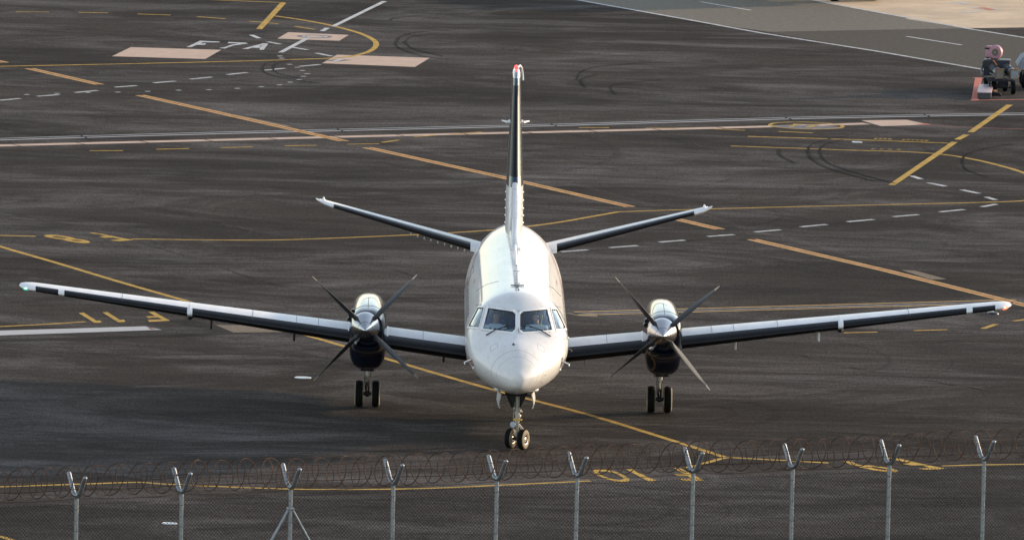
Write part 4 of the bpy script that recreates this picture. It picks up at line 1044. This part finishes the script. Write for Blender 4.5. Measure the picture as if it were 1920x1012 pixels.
# dorsal fillet
rg=[]
for y,z,wd in ((10.15,3.375,.05),(10.25,3.46,.075),(10.6,3.53,.08),(11.5,3.70,.08),(12.6,3.93,.08),(13.6,4.22,.078),(14.5,4.54,.07)):
    zb_=3.30 if y<13 else 3.6
    rg.append([Vector((x*wd,y,zb_+(z-zb_)*h)) for x,h in ((-1.5,0),(-1.02,.35),(-.98,.9),(-.75,.98),(0,1.0),(.75,.98),(.98,.9),(1.02,.35),(1.5,0))])
m=MB(); m.loft(rg); m.build('dorsal_fin',WHITE,plane,ang=50)
m=MB(); m.box((.0,10.05,3.40),(.26,.18,.05),bev=.02); m.build('dorsal_inlet',WHITE2,plane)

# ---- tailplanes
TZ=lambda x: 2.66+math.tan(R_(13.9))*x
TS=[(.5,14.45,TZ(.5),1.95,R_(0.0),.12),(4.3,15.55,TZ(4.3),.98,R_(0.0),.11),(4.62,15.65,TZ(4.62),.9,R_(0.0),.11)]
for sgn in (-1,1):
    rings=[]
    for x in list(np.linspace(.5,4.45,10)):
        s_=lerp_st(TS,x); rings.append(wing_ring([x]+s_[1:5],foil(20,s_[5],0)))
    base=rings[-1]; c=sum(base,Vector())/len(base)
    for t in (.3,.6,.85,1):
        k=max(math.sqrt(1-t*t),.1); rings.append([Vector((4.45+.17*t,c.y+(p.y-c.y)*(.6+.4*k),c.z+(p.z-c.z)*k+.05*t)) for p in base])
    rings=[[Vector((p.x*sgn,p.y,p.z)) for p in r] for r in rings]
    m=MB(); m.loft(rings); to=m.build('tailplane',WHITE2,plane,ang=50)
    to['label']='left tailplane half' if sgn<0 else 'right tailplane half'
    b=boot_mesh(TS,.97,4.27,lambda t:foil(40,t,0),cu=.15,cl=.13); b.v=[(v[0]*sgn,v[1],v[2]) for v in b.v]; b.build('deice_boot',BOOT,to,ang=50)
    m=MB(); m.loft([[Vector((sgn*x,15.5+d*q,z+e*q)) for d,e in ((-.1,0),(0,.05),(.35,.02),(.35,-.02),(0,-.04))] for x,z,q in ((4.3,TZ(4.3),1.2),(4.5,TZ(4.5)+.02,1.0),(4.66,TZ(4.62)+.07,.6),(4.70,TZ(4.62)+.10,.3))]); m.build('elevator_horn',WHITE2,to)
    m=MB(); m.lathe([(.045,-.02),(.03,.02),(.012,.06)],o=(sgn*4.52,15.9,TZ(4.52)+.07),axis='z',n=10); m.build('elevator_balance',WHITE2,to)
    m=MB(); m.loft([[Vector((sgn*x,14.35+d,z+e)) for d,e in ((0,-.06),(0,.03),(.3,.11),(1.2,.09),(1.2,-.10))] for x,z in ((.80,TZ(.85)-.01),(1.02,TZ(1.02)))]); m.build('root_fairing',WHITE2,to)
    m=MB()
    for k in range(9):
        x=1.15+k*.16; s_=lerp_st(TS,x); m.ell((sgn*x,s_[1]+.5,TZ(x)-.16),(.02,.05,.035),8,5)
    if sgn<0: m.build('vortex_generator_row',WHITE2,to)

# ================================================================== PERIMETER FENCE
J=[(145,927),(342,919),(541,909),(736,902),(933,895),(1084,889),(1301,880),(1486,872),(1665,864),(1847,858)]
JP=[Vector(ground(*j,z=3.0)) for j in J]
xs=np.array([p.x for p in JP]); yy=np.array([p.y for p in JP]); A_=np.polyfit(xs,yy,1)
FD=Vector((1,A_[0],0)).normalized(); FN=Vector((-FD.y,FD.x,0)); F0=Vector((xs[0],A_[0]*xs[0]+A_[1],0))
JS=[(p-F0).dot(FD) for p in JP]
fence=empty('perimeter_fence',F0); tag(fence,'chain link security fence with steel posts, V arms and coiled razor wire in front','fence')
def FP(s,n=0,z=0): return FD*s+FN*n+Vector((0,0,z))
def vpost(brace=False,seed=0):
    m=MB(); m.tube([(0,0,0),(0,0,3.0)],.047,14); return m
post_proto=None
allS=[JS[0]-2.0]+JS+[JS[-1]+1.95]
for i,s in enumerate(allS):
    if post_proto is None:
        p=MB().tube([(0,0,-.05),(0,0,2.93)],.043,14).build('post',GALV,fence)
        a=MB()
        for sg in (-1,1):
            # bend up from the post head
            pth=[Vector((0,0,2.97))+FN*sg*d+Vector((0,0,h)) for d,h in ((0,0),(.06,.005),(.12,.03),(.17,.08),(.22,.15),(.40,.40) if sg<0 else (.40,.40))]
            a.tube(pth,.043,12)
        for sg in (-1,1):
            e_=Vector((0,0,2.97))+FN*sg*.40+Vector((0,0,.40)); a.ell(e_,(.045,.045,.035),12,6)
        a=a.build('arm',GALV,p)
        post_proto=(p,a); q=p
    else:
        q=post_proto[0].copy(); COL.objects.link(q); q.parent=fence
        for ch in post_proto[1:]: c2=ch.copy(); COL.objects.link(c2); c2.parent=q
    q.location=FP(s)
# stay braces on the third visible post
m=MB()
for sg in (-1,1):
    m.tube([FP(JS[2],0,2.55)+FD*sg*.03,FP(JS[2]+sg*1.55,.0,0.0)],.030,10)
m.build('stay_brace',GALV,fence)
m=MB(); m.box(FP(JS[2],0,2.55),(.13,.11,.05),rz=math.atan2(FD.y,FD.x),bev=.01); m.build('brace_clamp',GALV,fence)
# chain link: two families of diagonal wires in one fabric
s0,s1=allS[0]-2.5,allS[-1]+2.5; HT=2.80; pitch=.074
def wire(mb,a,b,r):
    t=(b-a).normalized(); u_=t.cross(FN).normalized(); n=3
    va=[];vb=[]
    for k in range(n):
        an=2*math.pi*k/n; o_=(u_*math.cos(an)+FN*math.sin(an))*r; va.append(a+o_); vb.append(b+o_)
    mb.add(va+vb,[(0,1,4,3),(1,2,5,4),(2,0,3,5)])
m=MB()
k=0; s=s0-HT
while s<s1:
    for fam in (0,1):
        a_s,b_s=(s,s+HT) if fam==0 else (s+HT,s)
        A0=FP(a_s,.055+.004*fam,0.0); B0=FP(b_s,.055+.004*fam,HT)
        # clip to fence length
        t0,t1=0,1
        for end in (s0,s1):
            d0=a_s-end; d1=b_s-end
            if (d0<0)!=(d1<0):
                t=d0/(d0-d1)
                if (end==s0)==(d0<0): t0=max(t0,t)
                else: t1=min(t1,t)
        if max(a_s,b_s)<s0 or min(a_s,b_s)>s1: continue
        # the fabric sags and bellies a little between posts
        N=6; last=None
        for q in range(N+1):
            t=t0+(t1-t0)*q/N; P_=A0.lerp(B0,t); P_=P_+FN*(.02*math.sin(P_.dot(FD)*1.9)) 
            if last is not None: wire(m,last,P_,.0037)
            last=P_
    s+=pitch
m.build('chain_link_mesh',MESHW,fence,smooth=False,fix=False)
# twisted top edge
m=MB()
s=s0
while s<s1:
    b0=FP(s,.057+.02*math.sin(s*1.9),HT); wire(m,b0,b0+FD*.012+Vector((0,0,.035)),.0028); wire(m,b0+FD*.006,b0-FD*.012+Vector((0,0,.032)),.0024); s+=pitch
m.tube([FP(s_,.057+.02*math.sin(s_*1.9),HT-.005) for s_ in np.arange(s0,s1,.4)],.0028,5)
m.build('mesh_top_edge',MESHW,fence,smooth=False,fix=False)
# tie wires on posts
m=MB()
for s in allS:
    for z in (2.72,2.3,1.9,1.5): m.tube([FP(s,0,z)+Vector((math.cos(a)*.050,math.sin(a)*.050,.01*math.sin(a))) for a in np.linspace(0,2*math.pi,12)],.004,4)
m.build('tie_wires',DARKM,fence)
# barbed strands strung between the arms
m=MB(); mb2=MB()
def arm_pt(s,sg,t): return FP(s,sg*(.16+.24*t),3.04+.34*t)
strands=[(-1,.30),(-1,.95),(1,.10),(1,.50),(1,.95),(0,0)]
for sg,t in strands:
    for a,b in zip(allS[:-1],allS[1:]):
        pts=[]
        for q in range(9):
            u_=q/8; s=a+(b-a)*u_; p=arm_pt(s,sg,t) if sg else FP(s,0,2.92); p.z-=.03*math.sin(math.pi*u_); pts.append(p)
        m.tube(pts,.0042,4)
        s=a+.06
        while s<b:
            u_=(s-a)/(b-a); p=arm_pt(s,sg,t) if sg else FP(s,0,2.92); p.z-=.03*math.sin(math.pi*u_)
            wire(mb2,p-Vector((0,0,.014))-FD*.006,p+Vector((0,0,.014))+FD*.006,.0022); s+=.115
m.build('barbed_wire_strand',RUST,fence,smooth=False,fix=False); mb2.build('barbs',RUST,fence,smooth=False,fix=False)
# concertina coil: clipped loops leaning alternately
m=MB(); mb2=MB(); clips=MB(); ss=s0; k=0; r0=.285
while ss<s1:
    z0=3.25+.02*math.sin(ss*.7); tl=R_(25)+(1 if k%2 else -1)*R_(random.uniform(36,50)); rr=r0*(1+random.uniform(-.05,.05)); off=random.uniform(-.015,.015); tilt2=(-1 if k%2 else 1)*R_(random.uniform(8,17))
    pts=[]; N=30
    for q in range(N):
        a=2*math.pi*q/N; nn,zz=rr*math.cos(a),rr*1.08*math.sin(a)
        # tilt about the vertical axis plus a slight pitch, with the low point dragging
        p=FP(ss+off+math.sin(tl)*nn+math.sin(tilt2)*zz, math.cos(tl)*nn, z0+zz*math.cos(tilt2))
        pts.append(p)
    m.tube(pts,.0095,4,closed=True)
    for q in range(0,N):
        p=pts[q]; d=(pts[(q+1)%N]-p).normalized(); rad=(p-FP(ss,0,z0)).normalized()
        wire(mb2,p-rad*.014-d*.004,p+rad*.018+d*.004,.0032)
    if k%3==0:
        q=random.choice([6,7,8,0,15]); clips.ell(pts[q],(.008,.008,.010),6,4)
    ss+=.265+random.uniform(-.02,.02); k+=1
m.build('razor_wire_coil',RUST,fence,smooth=False,fix=False); mb2.build('razor_barbs',RUST,fence,smooth=False,fix=False); clips.build('coil_clips',BARBM,fence)

# ================================================================== GROUND EQUIPMENT (top right)
BLUEP=mat('worn_blue_paint',(.010,.020,.055),rough=.6,spec=.2,vcol=(.035,.03,.028),vscale=9); BLUEL=mat('sky_blue_panel',(.12,.30,.50),rough=.5,vcol=(.25,.17,.08),vscale=10); PINKP=mat('pink_plastic',(.40,.20,.25),rough=.5,var=.15,vscale=6); ORANGE=mat('orange_plastic',(.75,.22,.02),rough=.5); GREYP=mat('grey_tarpaulin',(.27,.29,.33),rough=.75,var=.25,vscale=3,bump=.4,bscale=6); SIGNW=mat('white_board',(.48,.49,.52),rough=.5,vcol=(.5,.3,.3),vscale=4)
c0=Vector(ground(1874,176))
cart=empty('ground_power_cart',c0,rz=R_(-3)); tag(cart,'dark blue wheeled cart with two silver drums, parked in the red box','cart')
m=MB(); m.box((-.10,.50,.75),(.80,.60,.46),bev=.03); m.box((-.42,.42,.86),(.24,.5,.20),bev=.02); m.build('body',BLUEP,cart)
m=MB(); m.box((-.09,.50,.99),(.80,.58,.03),bev=.01); m.build('lid',mat('dusty_lid',(.10,.10,.105),rough=.5,metal=.4,var=.3),cart)
m=MB(); m.box((.0,.3,.43),(.80,1.1,.06),bev=.01); m.box((-.30,.2,.32),(.06,.7,.2)); m.box((.10,.3,.28),(.34,.5,.24),bev=.02); m.box((.10,-.22,.42),(.72,.05,.05)); m.build('chassis',BLUEP,cart)
for dx,pl in ((-.02,0),(.42,1)):
    m=MB(); d_=Vector((.34,-.75,-.22)).normalized(); a=Vector((dx-.25,.28,.80)); b=a+d_*.60
    m.tube([a,a+d_*.3,a+d_*.32,b],[.125,.125,.132,.132],24); dr=m.build('drum',mat('drum_metal',(.28,.30,.33),rough=.3,metal=.8,var=.35,vscale=7),cart)
    m=MB(); m.tube([a+d_*.34,a+d_*.38],.14,24); m.build('drum_band',DARKM,dr)
    m=MB(); rz=math.atan2(d_.x,-d_.y)
    e_=b+d_*.04
    m.box(e_,(.29,.08,.32),rz=rz,bev=.012); m.build('square_frame',mat('rusty_frame',(.10,.09,.08),rough=.6,metal=.5,vcol=(.22,.12,.06),vscale=14),dr)
    m=MB(); m.box(e_+d_*.045,(.23,.012,.25),rz=rz); m.build('front_panel',BLUEL if pl else mat('rust_streaked_panel',(.14,.17,.18),rough=.6,vcol=(.20,.13,.07),vscale=7),dr,smooth=False)
m=MB(); m.tube([(-.52,.5,.82),(-.56,.35,.8),(-.56,.3,.6)],.035,10); m.box((-.53,.4,.56),(.11,.3,.16),bev=.03); m.tube([(-.3,0,.62),(-.02,-.25,.50)],.028,8); m.tube([(.1,0,.62),(.36,-.25,.48)],.026,8); m.build('hose_fittings',mat('dull_fitting_metal',(.18,.18,.18),rough=.5,metal=.6,var=.3),cart)
m=MB(); m.tube([(-.22,.18,1.0),(-.14,.12,.92),(-.10,.05,.86)],.012,6); m.build('orange_cable',ORANGE,cart)
def cwheel(parent,loc,R0,wd,rz=0):
    o=empty('wheel',loc,parent,rz); m=MB(); h=wd/2; m.lathe([(R0*.55,-h),(R0*.9,-h),(R0,-h*.6),(R0,h*.6),(R0*.9,h),(R0*.55,h)],axis='x',n=28); m.build('tyre',RUBBER,o)
    m=MB()
    for s in (-1,1): m.lathe([(R0*.56,s*h*.9),(R0*.5,s*h*1.0),(R0*.35,s*h*.5),(R0*.2,s*h*.8),(.001,s*h*.9)],axis='x',n=24)
    m.build('rim',METAL,o); return o
for x,y in ((-.43,1.0),(.16,.95),(-.17,.10),(.41,-.08)): cwheel(cart,(x,y,.20),.20,.13,R_(5))
m=MB(); m.tube([(-.43,1.0,.20),(.16,.95,.20)],.025,8); m.tube([(-.17,.10,.20),(.41,-.08,.20)],.025,8); m.build('axles',DARKM,cart)
m=MB(); m.box((-.27,-.5,.16),(.06,.06,.12),bev=.01); m.box((-.13,-.54,.12),(.13,.04,.10),bev=.008); m.build('orange_tag',ORANGE,cart)
m=MB(); m.box((-.13,-.565,.12),(.07,.012,.06)); m.build('white_sticker',SIGNW,cart,smooth=False)
m=MB(); m.prism([(-.28,-.75,.0),(.08,-.75,.0),(.0,-.75,.09),(-.15,-.75,.11),(-.26,-.75,.12)],(0,.3,0)); m.build('tow_bar_skid',BLACK,cart)
blower=empty('pink_blower',c0+Vector((-.20,.50,1.005)),rz=R_(-22)); blower.scale=(.72,.72,.76); tag(blower,'pink drum-shaped air blower standing on top of the dark blue cart','blower')
m=MB(); m.lathe([(.10,-.14),(.24,-.14),(.28,-.11),(.285,0),(.28,.11),(.22,.14),(.001,.14)],o=(.12,0,.29),axis='y',n=36); m.build('casing',PINKP,blower)
m=MB(); m.box((-.18,0,.28),(.24,.30,.50),bev=.03); m.build('outlet_box',PINKP,blower)
m=MB(); m.lathe([(.001,-.155),(.05,-.16),(.06,-.15),(.09,-.15),(.13,-.16),(.15,-.14)],o=(.14,0,.29),axis='y',n=28); m.build('intake_grille',mat('grille_dark',(.05,.045,.04),rough=.6,vcol=(.15,.12,.08),vscale=30),blower)
m=MB(); m.ell((.14,-.16,.29),(.03,.015,.03),12,6); m.build('fan_hub',METAL,blower)
m=MB(); m.box((-.20,-.155,.43),(.18,.02,.07)); m.tube([(-.32,-.14,.42),(-.26,-.17,.42)],.02,8); m.box((-.18,-.155,.07),(.16,.02,.045)); m.box((.12,-.05,.02),(.30,.25,.035)); m.build('vents',BLACK,blower,smooth=False)
bc=Vector(ground(1846,187)); board=empty('equipment_platform',bc,rz=-R_(4.5)); tag(board,'low white and pink topped platform on the ground left of the blue cart','platform')
m=MB(); m.box((-.02,1.45,.20),(.44,2.6,.03),bev=.008); m.build('top',SIGNW,board)
m=MB(); m.box((-.02,1.45,.09),(.40,2.5,.18)); m.build('side_panel',mat('dull_grey_panel',(.04,.043,.05),rough=.35,var=.3),board,smooth=False)
tc=Vector(ground(1936,166)); tr=empty('covered_trailer',tc); tag(tr,'trailer under a grey cover cut off by the right edge of the picture','trailer')
m=MB(); m.loft([[Vector((x,y,z)) for x,z in ((-.50,.72),(-.34,.98),(-.05,1.10),(.6,1.12),(.9,.9),(.9,.52),(-.2,.50))] for y in (-.3,0,.5,.9)]); m.build('cover',GREYP,tr)
m=MB(); m.box((.2,.3,.42),(1.0,1.1,.08)); m.build('trailer_frame',DARKM,tr)
for x,y in ((-.22,-.25),(-.22,.8),(.6,-.25),(.6,.8)): cwheel(tr,(x,y,.25),.25,.14,-R_(28))
# vehicle crossing the top edge of the picture
ta=Vector(ground(1470,-26)); tb=Vector(ground(1628,1)); vc=(ta+tb)/2; WB=(tb-ta).length
van=empty('service_truck',vc-Vector((.86,.5,0))*1.5,rz=math.atan2((tb-ta).y,(tb-ta).x)); tag(van,'tan truck driving along the road, cut off by the top edge of the picture','truck')
TAN=mat('tan_truck_paint',(.42,.27,.13),rough=.45,var=.2,vscale=2)
L2=WB/2
m=MB(); m.box((-.7,1.0,1.75),(WB+.6,2.1,1.9),bev=.08); m.build('body',TAN,van)
m=MB(); m.box((L2+.3,1.0,1.55),(1.5,2.0,1.6),bev=.15); m.build('cab',mat('pale_truck_cab',(.38,.36,.31),rough=.45,var=.2,vscale=2),van)
m=MB(); m.box((L2+.4,-.01,1.9),(.7,.02,.5)); m.build('window',CABGL,van,smooth=False)
m=MB(); m.box((0,.9,.88),(WB+.8,1.2,.22)); m.tube([(L2,.1,.38),(L2,1.64,.38)],.05,8); m.build('chassis',DARKM,van)
for x in (-L2,L2):
    for y in (0.14,1.64): cwheel(van,(x,y,.38),.38,.24,math.pi/2)
